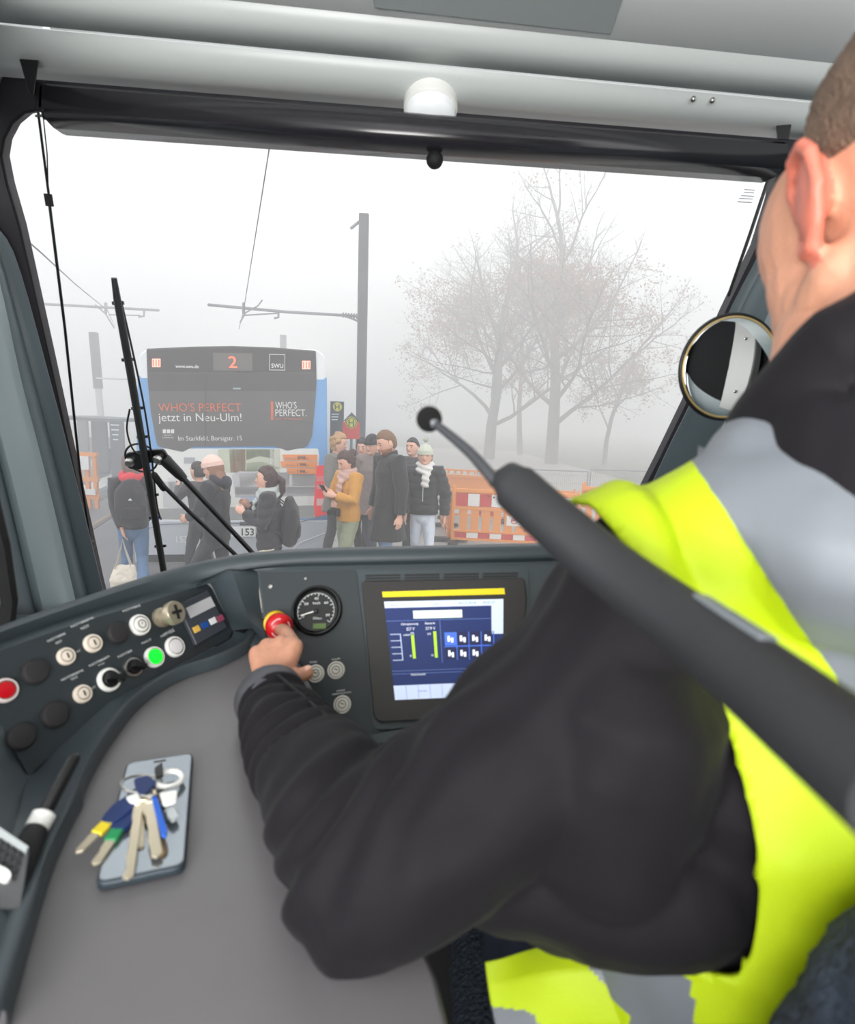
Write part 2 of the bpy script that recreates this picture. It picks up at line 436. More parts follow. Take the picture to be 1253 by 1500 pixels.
# right side lining
wr = thing('wall_right', None, None); wr['kind'] = 'structure'
A_ = [(1192, 200, 1.38), (1160, 290, 1.42), (1134, 360, 1.47), (1083, 460, 1.55), (1030, 586, 1.68), (990, 668, 1.8), (930, 800, 2.0)]
B_ = [(x + 34 + i * 3, y, d - .10) for i, (x, y, d) in enumerate(A_)]
Cc = [(x + 120, y + 10, d - .32) for x, y, d in A_]
strip('lining_strip', [[(x - 16, y, d + .01) for x, y, d in A_], A_, B_], M_teal, wr)
strip('pillar_cover', [B_, [(x + 22, y, d - .03) for x, y, d in B_], Cc, [(x + 260, y + 30, d - .75) for x, y, d in A_]], M_teal_l, wr)
# cab rear bulkhead and floor (behind and below the viewer)
o = MB().box((.0, -.5, 1.1), (2.4, 4.6, .06)).build('floor', mat('cab_floor_grey', (60, 60, 62), .8, bump=.3, bscale=300)); o['kind'] = 'structure'
b = MB(); b.box((-1.20, .0, 1.50), (.04, 4.0, .84)); o = b.build('wall_left_lower', M_teal); o.parent = wl
b = MB(); b.box((-1.20, -.1, 3.02), (.05, 3.9, .36)); o = b.build('roof_rail', M_ceil); o.parent = wl
b = MB(); b.box((-1.20, -1.95, 2.4), (.05, .12, .95)); o = b.build('rear_post', M_teal); o.parent = wl
wf = MB().box((0, 2.16, 1.16), (2.4, .05, .16)).build('wall_front', M_teal); wf['kind'] = 'structure'
b = MB(); b.box((1.12, -.1, 1.55), (.04, 2.4, .9)); o = b.build('wall_right_lower', M_teal); o.parent = wr
b = MB(); b.box((1.13, -.55, 2.45), (.03, 2.9, 1.0)); o = b.build('dark_door_glass', mat('dark_door_glass', (12, 12, 15), .8, spec=.1)); o.parent = wr
b = MB(); b.box((1.09, .18, 2.45), (.05, .22, 1.0)); o = b.build('door_pillar', mat('pillar_grey', (150, 150, 148), .4), bevel=.01); o.parent = wr
for z in (2.1, 2.35, 2.6):
    b = MB(); b.ball((1.062, .2, z), .009, 10, 6); o = b.build('rivet', M_steel); o.parent = wr
b = MB(); b.box((0, -2.0, 1.9), (2.3, .05, 1.7)); o = b.build('wall_back', mat('dark_bulkhead', (26, 26, 30), .6)); o['kind'] = 'structure'

# ================================================================ dashboard
PW = Pl(at(300, 880, .93), at(50, 985, .672), at(225, 963, .81))
PC = Pl(at(500, 1085, .86), at(400, 835, .965), at(820, 828, .965))
dash = thing('dashboard', 'slate grey curved driver dashboard with control panels and grey laminate desk under the windscreen', 'dashboard', at(500, 900, 1.0))
crest = [(-80, 950, .62), (0, 917, .70), (100, 882, .79), (200, 849, .88), (280, 827, .95), (340, 815, .975), (372, 811, .98), (430, 807, .99), (500, 804, .99), (650, 801, .99), (820, 797, .99), (1000, 793, .97), (1200, 792, .93)]
under = [(-80, 976, .605), (0, 941, .68), (100, 906, .77), (200, 874, .86), (280, 852, .925), (340, 838, .95), (376, 831, .955), (430, 826, .965), (500, 824, .965), (650, 821, .965), (820, 817, .965), (1000, 813, .95), (1200, 811, .91)]
mid_ = [(x, y + 9, d - .025) for x, y, d in crest]
ptop = [PW.q(-80, 986), PW.q(0, 954), PW.q(110, 915), PW.q(205, 886), PW.q(285, 861), at(338, 846, .955), PC.q(378, 839, -.004), PC.q(430, 837, -.004), PC.q(500, 836, -.004), PC.q(650, 833, -.004), PC.q(820, 829, -.004), PC.q(1000, 825, -.004), PC.q(1200, 823, -.004)]
cs = [at(*p) for p in crest]; ms = [at(*p) for p in mid_]; us = [at(*p) for p in under]
N = 73
b = MB()
b.loft([spline([V((p.x * 1.0, 2.02, 1.63)) for p in cs], N), spline([p + V((0, .11, -.05)) for p in cs], N), spline([p + V((0, .03, -.004)) for p in cs], N), spline(cs, N),
        spline([(a + c) / 2 + V((0, -.004, .004)) for a, c in zip(cs, ms)], N), spline(ms, N), spline([(a * .4 + c * .6) + V((0, -.002, 0)) for a, c in zip(ms, us)], N), spline(us, N)])
b.loft([spline([p for p in us], N), spline([(a + c) / 2 + V((0, .006, 0)) for a, c in zip(us, ptop)], N), spline(ptop, N)])
b.build('dash_hood', M_dash, dash, smooth=60)
# wing panel
wing_px = [(-90, 985), (0, 953), (110, 914), (205, 885), (287, 860), (303, 855), (311, 862), (341, 922), (335, 936), (285, 962), (240, 985), (200, 1006), (160, 1028), (120, 1064), (80, 1101), (42, 1137), (0, 1060), (-90, 990)]
wing_px = wing_px[:-1] + [(-90, 1000)]
MB().prism(PW.poly(wing_px), PW.n, .012, 0).build('wing_panel', M_panel, dash)
# raised surround between wing, centre and desk
bot = [(341, 924), (335, 937), (285, 963), (240, 986), (200, 1007), (160, 1029), (120, 1065), (80, 1102), (42, 1138)]
ridge = [(372, 922), (366, 938), (322, 961), (270, 978), (228, 999), (195, 1025), (163, 1066), (140, 1101), (121, 1137)]
b = MB()
rb_ = [PW.q(*p) for p in bot] + [onz(20, 1215, 1.80), onz(-20, 1300, 1.80), onz(-60, 1400, 1.80), onz(-90, 1520, 1.8)]
rr = [onz(x, y, 1.788) for x, y in ridge] + [onz(106, 1178, 1.788), onz(72, 1250, 1.788), onz(40, 1345, 1.788), onz(-2, 1485, 1.788)]
n2 = 61
A = spline([p + PW.n * .001 for p in rb_], n2); B = spline(rr, n2)
low = spline([V((p.x, p.y, 1.772)) for p in rr], n2)
mid = [a * .45 + c * .55 - V((0, 0, .006)) for a, c in zip(A, B)]
def toward(a, c, d): return c + (a - c).normalized() * d
b.loft([A, mid, [toward(a, c, .006) + V((0, 0, .003)) for a, c in zip(A, B)], [c + V((0, 0, .004)) for c in B], [c - (toward(a, c, .004) - c) + V((0, 0, -.001)) for a, c in zip(A, B)], [l - (toward(a, c, .005) - c) for l, a, c in zip(low, A, B)]])
# left shoulder of the desk
b.loft([spline([PW.q(-90, 1000), PW.q(0, 1060), PW.q(42, 1138), onz(20, 1215, 1.80)], 12), spline([at(-260, 1040, .45), onz(-200, 1130, 1.84), onz(-130, 1230, 1.82), onz(-60, 1400, 1.80)], 12)])
# divider between the two pockets
wl_e = [PW.q(287, 858), PW.q(306, 853), PW.q(318, 875), PW.q(330, 900), PW.q(341, 924)]
lip = [at(320, 842, .945), at(340, 838, .94), at(352, 868, .925), at(364, 902, .915), onz(372, 922, 1.79)]
ce = [at(350, 836, .955), PC.q(377, 838), PC.q(380, 870), PC.q(386, 915), PC.q(395, 952)]
b.loft([spline(wl_e, 17), spline([a * .35 + c * .65 + V((0, -.006, .004)) for a, c in zip(wl_e, lip)], 17), spline([p + V((0, -.008, .004)) for p in lip], 17), spline(ce, 17)])
b.loft([spline([onz(372, 922, 1.79), onz(366, 938, 1.788), onz(380, 990, 1.74)], 8), spline([PC.q(395, 952), PC.q(402, 985), PC.q(420, 1060)], 8)])
b.build('dash_surround', M_dash, dash, smooth=60)
# centre mounting plate, with lower ledge
cp = [(376, 836), (500, 834), (650, 831), (820, 827), (1060, 822), (1400, 822), (1400, 1000), (1060, 1020), (760, 1062), (620, 1080), (500, 1100), (430, 1108), (404, 1000), (386, 900)]
MB().prism(PC.poly(cp), PC.n, .02, 0).build('centre_panel', M_dash, dash)
b = MB(); le = [PC.q(x, y, .004) for x, y in ((470, 1102), (520, 1092), (620, 1074), (760, 1056), (1000, 1020))]
b.loft([spline([p + PC.n * .0 + V((0, 0, .012)) for p in le], 20), spline([p + V((0, -.012, .004)) for p in le], 20), spline([p + V((0, -.012, -.008)) for p in le], 20), spline([p + V((0, .04, -.06)) for p in le], 20), spline([p + V((0, .05, -.35)) for p in le], 20)])
b.build('lower_ledge', M_dash, dash, smooth=50)
PC_ = lambda pts, m, name, par=None, **k: PC.plate(pts, m, name, par or dash, **k)
PC_([(380, 839), (522, 835), (549, 1066), (545, 1072), (470, 1093), (420, 1080), (396, 955)], M_panel, 'instrument_plate', th=.002, r=.006)
# desk
desk_px = [(369, 930), (366, 939), (322, 962), (270, 979), (228, 1000), (195, 1026), (163, 1067), (140, 1102), (121, 1138), (106, 1179), (72, 1251), (40, 1346), (-2, 1486), (-20, 1560),
           (300, 1620), (672, 1560), (640, 1430), (560, 1240), (497, 1097), (470, 1030), (440, 972), (410, 945)]
dp = [onz(x, y, 1.772) for x, y in desk_px]
MB().prism(dp, V((0, 0, 1)), .03, 0).build('worktop', M_desk, dash, bevel=.004)
MB().box((-.1, .75, 1.2), (.2, .02, .5)).build('knee_panel', M_dark, dash)
MB().box((-.52, .55, 1.44), (.62, .70, .60)).build('desk_cabinet', M_dash, dash, bevel=.01)
# ------------------------------------------------ controls on the wing panel
def rnd_(pl, px, py, wpx, prof, mats, name, label=None, tilt=None):
    """turned fitting whose radius 1 = half of wpx pixels on the panel"""
    c = pl.q(px, py); r = ((pl.q(px + wpx / 2, py) - pl.q(px - wpx / 2, py)).length) / 2
    # true radius: shorter image axis of a tilted disc
    b = MB(); b.lathe(c, tilt or pl.n, [(q[0] * r, q[1] * r) + tuple(q[2:]) for q in prof], 32)
    o = b.build(name, mats, dash, smooth=35)
    if label: o['label'] = label
    return o, c, r
cap_p = [(1.0, 0), (1.0, .18), (.96, .34), (.85, .46), (.5, .52), (.01, .53)]
for x, y, w in ((50, 985, 40), (79, 1048, 40), (30, 1080, 42), (171, 928, 31)):
    rnd_(PW, x, y, w, cap_p, [mat('black_blank_cap', (38, 36, 38), .75)], 'blanking_cap', None)
M_ksw = mat('cream_bezel', (232, 220, 204), .4); M_inner = mat('warm_grey', (120, 112, 104), .5)  # cream bezels; plain grey for button grooves and symbols
for x, y in ((96, 962), (135, 943), (120, 1017)):
    o, c, r = rnd_(PW, x, y, 27, [(1, 0), (1, .25), (.92, .4), (.72, .42), (.68, .3, 1), (.6, .3, 1), (.58, .46, 0), (.4, .5, 0), (.01, .5, 0)], [M_ksw, M_inner], 'key_switch', 'cream rotary key switch')
    b = MB(); u, w_ = perp(PW.n); b.bar(c + PW.n * r * .5 - u * r * .3, c + PW.n * r * .5 + u * r * .3, r * .13, r * .12, PW.n); b.build('slot', M_black, o)
btn = [(1, 0), (1, .2), (.94, .34), (.8, .36), (.74, .26, 1), (.7, .26, 1), (.66, .4, 2), (.3, .44, 2), (.01, .45, 2)]
o, c, r = rnd_(PW, 204, 916, 29, btn, [M_white, M_inner, M_white], 'push_button', 'white push button with a small arrow')
b = MB(); b.torus(c + PW.n * r * .46, PW.n, r * .38, r * .05, 20, 6); b.bar(c + PW.n * r * .46 - V((0, 0, r * .2)), c + PW.n * r * .46 + V((0, 0, r * .2)), r * .1, r * .04); b.build('symbol', M_inner, o)
rnd_(PW, 255, 948, 27, btn, [M_white, M_inner, mat('pale_cap', (226, 224, 226), .35)], 'push_button', 'plain pale push button')
rnd_(PW, 225, 963, 28, btn, [M_white, M_inner, mat('green_lamp', (10, 240, 40), .3, emit=.9)], 'push_button', 'lit green push button')
rnd_(PW, 6, 1012, 40, btn, [mat('pink_white', (228, 214, 212), .4), M_inner, mat('red_lamp', (190, 8, 26), .3)], 'push_button', 'red push button with pale bezel')
for x, y, w, mm in ((159, 996, 34, M_white), (194, 978, 28, M_steel)):
    o, c, r = rnd_(PW, x, y, w, [(1, 0), (1, .18), (.93, .3), (.75, .32), (.72, .2, 1), (.01, .2, 1)], [mm, M_black], 'rotary_switch', 'black rotary selector knob in a ring')
    ax = (PW.q(x + 12, y + 2) - PW.q(x - 12, y - 2)).normalized(); bx = PW.n.cross(ax)
    b = MB(); b.lathe(c + PW.n * r * .15, PW.n, [(.66 * r, 0), (.62 * r, .35 * r), (.5 * r, .42 * r), (.01, .43 * r)], 24)
    b.hexa([c + ax * r * i + bx * r * j + PW.n * r * k for k in (.3, 1.15) for i, j in ((-.6, -.3), (.85, -.2), (.85, .2), (-.6, .3))]); b.build('knob', M_black, o, bevel=.0006)
# square-drive key lock: cylinder leaning out of the panel with a cross slot
c = PW.q(236, 905); axk = (PW.n + V((.25, 0, -.0))).normalized(); r = .0155
M_brass = mat('nickel_brass', (176, 166, 145), .35, metal=.6)
b = MB(); b.lathe(c - axk * .002, axk, [(r * .95, 0), (r * .95, .006), (r * .7, .008), (r * .7, .012), (r * .82, .013), (r * .82, .02), (r * 1.12, .022), (r * 1.15, .03), (r * 1.05, .033), (.001, .033)], 32)
lk = b.build('cross_key_lock', M_brass, dash); lk['label'] = 'metal lock cylinder with a cross-shaped slot'
u, w_ = perp(axk, V((.3, 0, 1)).normalized()); cc = c + axk * .0312
b = MB(); b.bar(cc - u * r * .7, cc + u * r * .7, r * .28, .002, axk); b.bar(cc - w_ * r * .6, cc + w_ * r * .6, r * .28, .0021, axk); b.build('cross_slot', M_black, lk)
# small display unit at the end of the wing
o = PW.plate([(257, 888), (300, 866), (329, 921), (284, 947)], mat('display_unit_grey', (62, 66, 74), .35), 'display_unit', dash, th=.007, r=.002, bevel=.001)
o['label'] = 'small grey display unit with four coloured keys'
PW.plate([(268, 893), (304, 876), (311, 890), (275, 908)], mat('lcd_pale', (196, 196, 200), .3), 'display_window', o, th=.0078)
for x, y, col in ((282, 925, (232, 190, 90)), (294, 919, (30, 80, 160)), (306, 913, (235, 238, 240)), (317, 909, (150, 70, 95))):
    PW.plate([(x - 5, y - 3), (x + 3, y - 7), (x + 7, y + 1), (x - 1, y + 5)], mat('key_%d' % x, col, .4), 'display_key', o, th=.009, r=.0005)
b = MB()
for p1, p2, hh in (((70, 941), (96, 929), 3), ((82, 944), (91, 940), 3), ((104, 920), (137, 906), 3), ((119, 923), (131, 918), 4), ((180, 897), (206, 888), 3), ((90, 998), (122, 983), 3), ((104, 997), (114, 993), 3),
                   ((131, 977), (160, 963), 3), ((144, 976), (153, 972), 2), ((173, 964), (194, 954), 3), ((208, 944), (222, 938), 3), ((236, 934), (256, 925), 3), ((240, 930), (254, 922), 2), ((112, 957), (118, 954), 3), ((133, 1011), (140, 1007), 3), ((172, 990), (178, 986), 3)):
    PW.text('NOTBREMSE'[:max(3, int((p2[0] - p1[0]) / 4))] if hh > 2 else 'EIN AUS', p1, p2, hh, M_print, dash, merge=b)
b.build('panel_print', M_print, dash, smooth=0)['kind'] = 'stuff'
# ------------------------------------------------ controls on the centre panel
for x, y in ((463, 987), (493, 982), (502, 1032)):
    o, c, r = rnd_(PC, x, y, 26, [(1, 0), (1, .18), (.95, .3), (.8, .34), (.76, .26, 1), (.72, .26, 1), (.7, .34, 0), (.4, .38, 0), (.01, .38, 0)], [M_silver, M_inner], 'push_button', 'silver push button with an engraved symbol')
    b = MB(); b.torus(c + PC.n * r * .4, PC.n, r * .42, r * .05, 20, 6); b.bar(c + PC.n * r * .4 - PC.n.cross(V((0, 0, 1))) * r * .25, c + PC.n * r * .4 + PC.n.cross(V((0, 0, 1))) * r * .2 + V((0, 0, .002)), r * .12, r * .05, PC.n); b.build('symbol', M_inner, o)
b = MB()
for s_, p1, p2, h in (('TÜRE', (454, 972), (465, 971), 2.5), ('FREIGABE', (487, 968), (499, 966), 2.5), ('NOTRUF', (494, 1014), (506, 1012), 2.5), ('VERKEHRSLEITUNG', (487, 1019), (515, 1015), 2.5), ('NOTHALT', (400, 903), (413, 901), 2.5)):
    PC.text(s_, p1, p2, h, M_print, dash, off=.003, merge=b)
b.build('panel_print', M_print, dash, smooth=0)['kind'] = 'stuff'
for x, y, w in ((397, 860, 8), (524, 1061, 3), (448, 848, 5)):
    rnd_(PC, x, y, w, [(1, 0), (1, .4), (.7, .8), (.01, .9)], [M_steel], 'screw')
# speedometer
sp, c, r = rnd_(PC, 465, 895, 74, [(1, 0), (1, .16), (.96, .24), (.9, .25), (.84, .16), (.80, .08), (.01, .08)], [mat('gauge_black', (16, 16, 18), .22)], 'speedometer', 'round black speedometer with white scale')
G = Pl(c + PC.n * r * .1, c + PC.n * r * .1 + PC.n.cross(V((0, 0, 1))), c + PC.n * r * .1 + PC.n.cross(PC.n.cross(V((0, 0, 1)))))
gx = (G.q(475, 894.5) - G.q(455, 895)).normalized(); gy = G.n.cross(gx); gc = G.q(463, 895)
b = MB()
for i in range(21):
    a = math.radians(205 - i * 12.2); l = .12 if i % 5 == 0 else .06
    d = gx * math.cos(a) + gy * math.sin(a); b.bar(gc + d * r * (.72 - l), gc + d * r * .72, r * .022, .0004, G.n)
arc = [gc + (gx * math.cos(math.radians(205 - i * 6.1)) + gy * math.sin(math.radians(205 - i * 6.1))) * r * .72 for i in range(41)]
b.tube(arc, r * .01, 4)
for s_, a in (('0', 205), ('20', 144), ('40', 92), ('60', 40), ('80', -20)):
    d = gx * math.cos(math.radians(a)) + gy * math.sin(math.radians(a)); p = gc + d * r * .5 - gx * r * .07 - gy * r * .05
    letters(s_, p, p + gx * r * (.08 if s_ == '0' else .16), r * .1, G.n, M_print, sp, merge=b)
letters('km/h', gc + gy * r * .27 - gx * r * .13, gc + gy * r * .27 + gx * r * .15, r * .1, G.n, M_print, sp, merge=b)
letters('000km', gc - gy * r * .34 - gx * r * .1, gc - gy * r * .34 + gx * r * .24, r * .1, G.n, M_print, sp, merge=b)
b.build('dial_scale', M_print, sp, smooth=0)['kind'] = 'stuff'
MB().bar(gc + G.n * .001, G.q(441, 902) + G.n * .001, r * .05, .0008, G.n).build('needle', M_white, sp)
MB().lathe(gc, G.n, [(r * .1, 0), (r * .08, .003), (.0001, .0035)], 16).build('needle_hub', M_black, sp)
MB().prism([gc + gx * r * a - gy * r * e for a, e in ((-.08, .5), (.42, .5), (.42, .7), (-.08, .7))], G.n, 0, .0006).build('counter_window', mat('green_lcd', (92, 118, 60), .4, emit=.12), sp)
# emergency-stop mushroom
ce_ = PC.q(404, 912); ax = (PC.q(404, 912) + V((.02, -.06, .012)) - ce_).normalized(); r = .019
b = MB(); b.lathe(ce_, ax, [(r * 1.05, 0), (r * 1.05, .008), (r * .8, .010)]); es = b.build('emergency_stop', M_yellow, dash); es['label'] = 'red mushroom emergency stop on a yellow collar'
eh = ce_ + ax * .016
b = MB(); b.lathe(ce_ + ax * .008, ax, [(r * .8, 0), (r * .95, .012), (r * 1.08, .026), (r * 1.12, .034), (r * 1.08, .040), (r * .8, .045), (r * .4, .0475), (.0005, .048)]); b.build('mushroom_head', M_red, es, smooth=60)
es_tip = ce_ + ax * .056
u, w_ = perp(ax)
for k in range(3):
    a0 = k * 2.09; pts = [ce_ + ax * .0545 + (u * math.cos(a0 + i * .22) + w_ * math.sin(a0 + i * .22)) * r * .75 for i in range(6)]
    MB().tube(pts, .0013, 6).build('arrow_mark', mat('arrow_pink', (245, 190, 190), .4), es)
# vents above the monitor, surround frame
PC_([(527, 838), (773, 832), (779, 1000), (764, 1058), (552, 1069), (546, 1060)], M_dash, 'monitor_surround', th=.005, r=.008)
for i in range(4):
    x0 = 536 + i * 57; x1 = x0 + 51
    for j in range(3):
        y = 843.5 + j * 4.2 - i * .9
        o = PC_([(x0, y), (x1, y - 1), (x1, y + 1.4), (x0, y + 2.4)], M_black, 'vent_slot', off=.005, th=.0012)
# silver plate on the desk edge
q = [onz(x, y, 1.7735) for x, y in ((431, 1012), (446, 1003), (469, 1043), (450, 1049))]
o = MB().prism(rounded(q, .003), V((0, 0, 1)), .001, .0015).build('name_plate', mat('silver_plate', (200, 203, 210), .3), dash)

# ------------------------------------------------ monitor
mon = thing('touch_monitor', 'black framed driver monitor with a blue status screen under a yellow strip', 'monitor', PC.q(650, 950))
PC.plate([(531, 855), (766, 850), (770, 880), (752, 1049), (556, 1058), (549, 1050)], mat('monitor_black', (40, 37, 36), .35), 'bezel', mon, th=.009, off=.004, r=.005, bevel=.001)
PM = Pl(PC.q(531, 855, .0135), PC.q(766, 850, .0135), PC.q(549, 1050, .0135))
def E(name, col, e=.9): return mat(name, col, .4, emit=e * .45)
S_y = E('screen_yellow', (222, 200, 20), .6); S_p = E('screen_pale', (196, 208, 232), .9); S_n = E('screen_navy', (18, 38, 92), .9); S_w = E('screen_white', (236, 240, 250), .9); S_l = E('screen_lime', (176, 226, 40), .9); S_b = E('screen_blue', (70, 110, 215), .9); S_k = E('screen_line', (90, 112, 165), .9); S_d = E('screen_dark', (24, 30, 70), .9)
S = lambda pts, m, nm, par=mon, k=0: PM.plate(pts, m, nm, par, th=.0002, off=.0002 + k * .0003)
S([(560, 867), (739, 861.5), (740, 870.5), (561, 875)], S_y, 'warning_strip')
def sm(u, v):     # unit square of the screen -> photo pixels
    tl, tr_, bl, br = (563, 881.5), (737.5, 877.5), (579, 1025.5), (737, 1018.5)
    a = (tl[0] + (tr_[0] - tl[0]) * u, tl[1] + (tr_[1] - tl[1]) * u); c_ = (bl[0] + (br[0] - bl[0]) * u, bl[1] + (br[1] - bl[1]) * u)
    return (a[0] + (c_[0] - a[0]) * v, a[1] + (c_[1] - a[1]) * v)
def SR(u0, v0, u1, v1, m, nm, par, k=1): return S([sm(u0, v0), sm(u1, v0), sm(u1, v1), sm(u0, v1)], m, nm, par, k)
scr = SR(0, 0, 1, 1, S_n, 'screen', mon, 0); scr['label'] = 'blue status screen'
SR(0, 0, 1, .065, S_p, 'title_bar', scr); SR(.9, .06, 1, .36, S_p, 'side_button', scr)
SR(.235, .1, .65, .18, E('screen_cream', (214, 228, 214)), 'message_field', scr)
SR(0, .855, 1, 1, S_p, 'button_bar', scr)
b = MB(); SB = lambda u0, v0, u1, v1: b.prism([PM.q(*sm(*q), .0012) for q in ((u0, v0), (u1, v0), (u1, v1), (u0, v1))], PM.n, .0002, .0001)
for q in ((0, .195, .9, .2), (0, .705, 1, .71), (.455, .21, .46, .64), (0, .735, 1, .74)): SB(*q)
for i in range(1, 9): SB(.11 * i, .86, .11 * i + .003, 1)
b.build('divider_lines', S_k, scr, smooth=0)['kind'] = 'stuff'
b = MB()
for i in range(4): SB(.02, .33 + i * .066, .11, .336 + i * .066)
for q in ((.105, .33, .112, .6), (.02, .594, .11, .6)): SB(*q)
b.build('cell_grid', S_p, scr, smooth=0)['kind'] = 'stuff'
for u in (.2, .395): SR(u, .345 if u < .3 else .315, u + .025, .585, S_l, 'level_bar', scr)
b = MB(); SB(.2, .32, .225, .325); SB(.2, .32, .203, .345); SB(.222, .32, .225, .345); b.build('bar_outline', S_w, scr, smooth=0)['kind'] = 'stuff'
SR(.49, .33, .59, .465, S_b, 'icon_tile', scr)
for i in range(1, 4): SR(.49 + i * .108, .33, .59 + i * .108, .465, S_d, 'icon_tile', scr)
for i in range(3): SR(.49 + i * .108, .485, .59 + i * .108, .61, S_d, 'icon_tile', scr)
b = MB()
for i in range(4):
    for j in range(2):
        if i == 3 and j: continue
        u, v = .515 + i * .108, .365 + j * .15
        SB(u, v, u + .02, v + .06); SB(u + .03, v + .02, u + .05, v + .07); SB(u, v + .03, u + .05, v + .042)
b.build('icon_symbols', S_w, scr, smooth=0)['kind'] = 'stuff'
b = MB(); SB(.485, .47, .92, .48); 
for i in range(4): SB(.59 + i * .108, .33, .597 + i * .108, .615)
b.build('tile_borders', S_b, scr, smooth=0)['kind'] = 'stuff'
b = MB()
for s_, u0, v0, u1, h in (('Fahrspannung', .125, .245, .27, 3.2), ('557 V', .165, .3, .235, 4.2), ('Batterie', .33, .243, .415, 3.2), ('27.9 V', .33, .3, .415, 4.2), ('1000', .135, .355, .19, 2.5), ('32', .34, .35, .375, 2.5), ('0', .175, .57, .19, 3), ('16', .365, .57, .385, 3), ('Nicht besetzt', .17, .76, .3, 3.2)):
    PM.text(s_, sm(u0, v0), sm(u1, v0 - .002), h, S_w, scr, off=.0015, merge=b)
b.build('screen_text', S_w, scr, smooth=0)['kind'] = 'stuff'
b = MB()
for s_, u0, v0, u1, h in (('Fahrer 153', .05, .048, .17, 3), ('Linie 2', .41, .045, .47, 3), ('09.12.2018', .62, .045, .77, 3), ('09:41:27', .83, .045, .93, 3), ('Service', .225, .93, .3, 3), ('Stör.', .57, .9, .63, 3), ('Menü', .68, .9, .75, 3)):
    PM.text(s_, sm(u0, v0), sm(u1, v0 - .002), h, S_k, scr, off=.0015, merge=b)
b.build('screen_text', S_k, scr, smooth=0)['kind'] = 'stuff'
# ================================================================ street outside
M_asph = mat('wet_asphalt', (104, 104, 106), .6, var=.12, vscale=.8, bump=.25, bscale=40)
M_pave = mat('pale_paving', (158, 154, 148), .7, var=.08, vscale=1.5, bump=.2, bscale=30)
M_conc = mat('pale_concrete', (190, 188, 184), .7, var=.06)
M_railm = mat('dark_rail_groove', (74, 68, 66), .4)
M_pole = mat('grey_painted_steel', (72, 74, 78), .5)
M_galv = mat('galvanised_steel', (120, 122, 125), .45, metal=.3)
def struct(name, b, m, **k):
    o = b.build(name, m, **k); o['kind'] = 'structure'; return o
b = MB(); b.add([(-60, 2.4, 0), (60, 2.4, 0), (60, 130, 0), (-60, 130, 0), (-60, -6, 0), (60, -6, 0)], [(0, 1, 2, 3), (4, 5, 1, 0)])
road = struct('road', b, M_asph, smooth=0)
tv = ray(395, 605); tv = V((tv.x, tv.y, 0)).normalized(); tn = V((tv.y, -tv.x, 0))   # track direction
def tl(px, py, w, z0, z1, m, name, parent, L=(-4, 60)):
    p = onz(px, py, 0); b = MB(); q = [p + tv * L[0] - tn * w / 2, p + tv * L[0] + tn * w / 2, p + tv * L[1] + tn * w / 2, p + tv * L[1] - tn * w / 2]
    b.hexa([V((a.x, a.y, z0)) for a in q] + [V((a.x, a.y, z1)) for a in q]); return b.build(name, m, parent, smooth=0)
tl(150, 765, .10, -.01, .012, M_railm, 'tram_rail', road); tl(150, 760.5, .05, -.01, .008, mat('rust_joint', (150, 128, 96), .8), 'rail_joint', road)
tl(150, 731, .10, -.01, .012, M_railm, 'tram_rail', road); tl(150, 700.5, .10, -.01, .012, M_railm, 'tram_rail', road)
tl(150, 712, .55, -.01, .10, M_conc, 'kerb_stone', road)
# left platform
p = onz(150, 700, 0); q = [p + tv * -8, p + tv * 60, p + tv * 60 - tn * 9, p + tv * -8 - tn * 9]
b = MB(); b.hexa([V((a.x, a.y, -.02)) for a in q] + [V((a.x, a.y, .16)) for a in q]); struct('pavement', b, M_pave, smooth=0)
# right platform beside the bus
ZP = .17
b = MB(); b.hexa([V(c) for c in ((-.62, 3.4, 0), (9, 3.4, 0), (9, 40, 0), (-1.8, 40, 0), (-.62, 3.4, ZP), (9, 3.4, ZP), (9, 40, ZP), (-1.8, 40, ZP))])
pv = struct('pavement', b, M_pave, smooth=0)
for i in range(60):
    y = 3.5 + i * .5
    MB().hexa([V((-.66 - i * .017, y, -.0)), V((-.50 - i * .017, y, 0)), V((-.50 - i * .017, y + .48, 0)), V((-.66 - i * .017, y + .48, 0))] + [V((-.66 - i * .017, y, ZP + .012)), V((-.50 - i * .017, y, ZP + .012)), V((-.50 - i * .017, y + .48, ZP + .012)), V((-.66 - i * .017, y + .48, ZP + .012))]).build('kerb_stone', M_conc, pv, smooth=0)
b = MB(); b.add([(-60, 22, .02), (60, 16, .02), (60, 120, .3), (-60, 120, .3)], [(0, 1, 2, 3)]); struct('ground', b, mat('winter_grass', (88, 90, 74), .9, var=.3, vscale=.6), smooth=0)

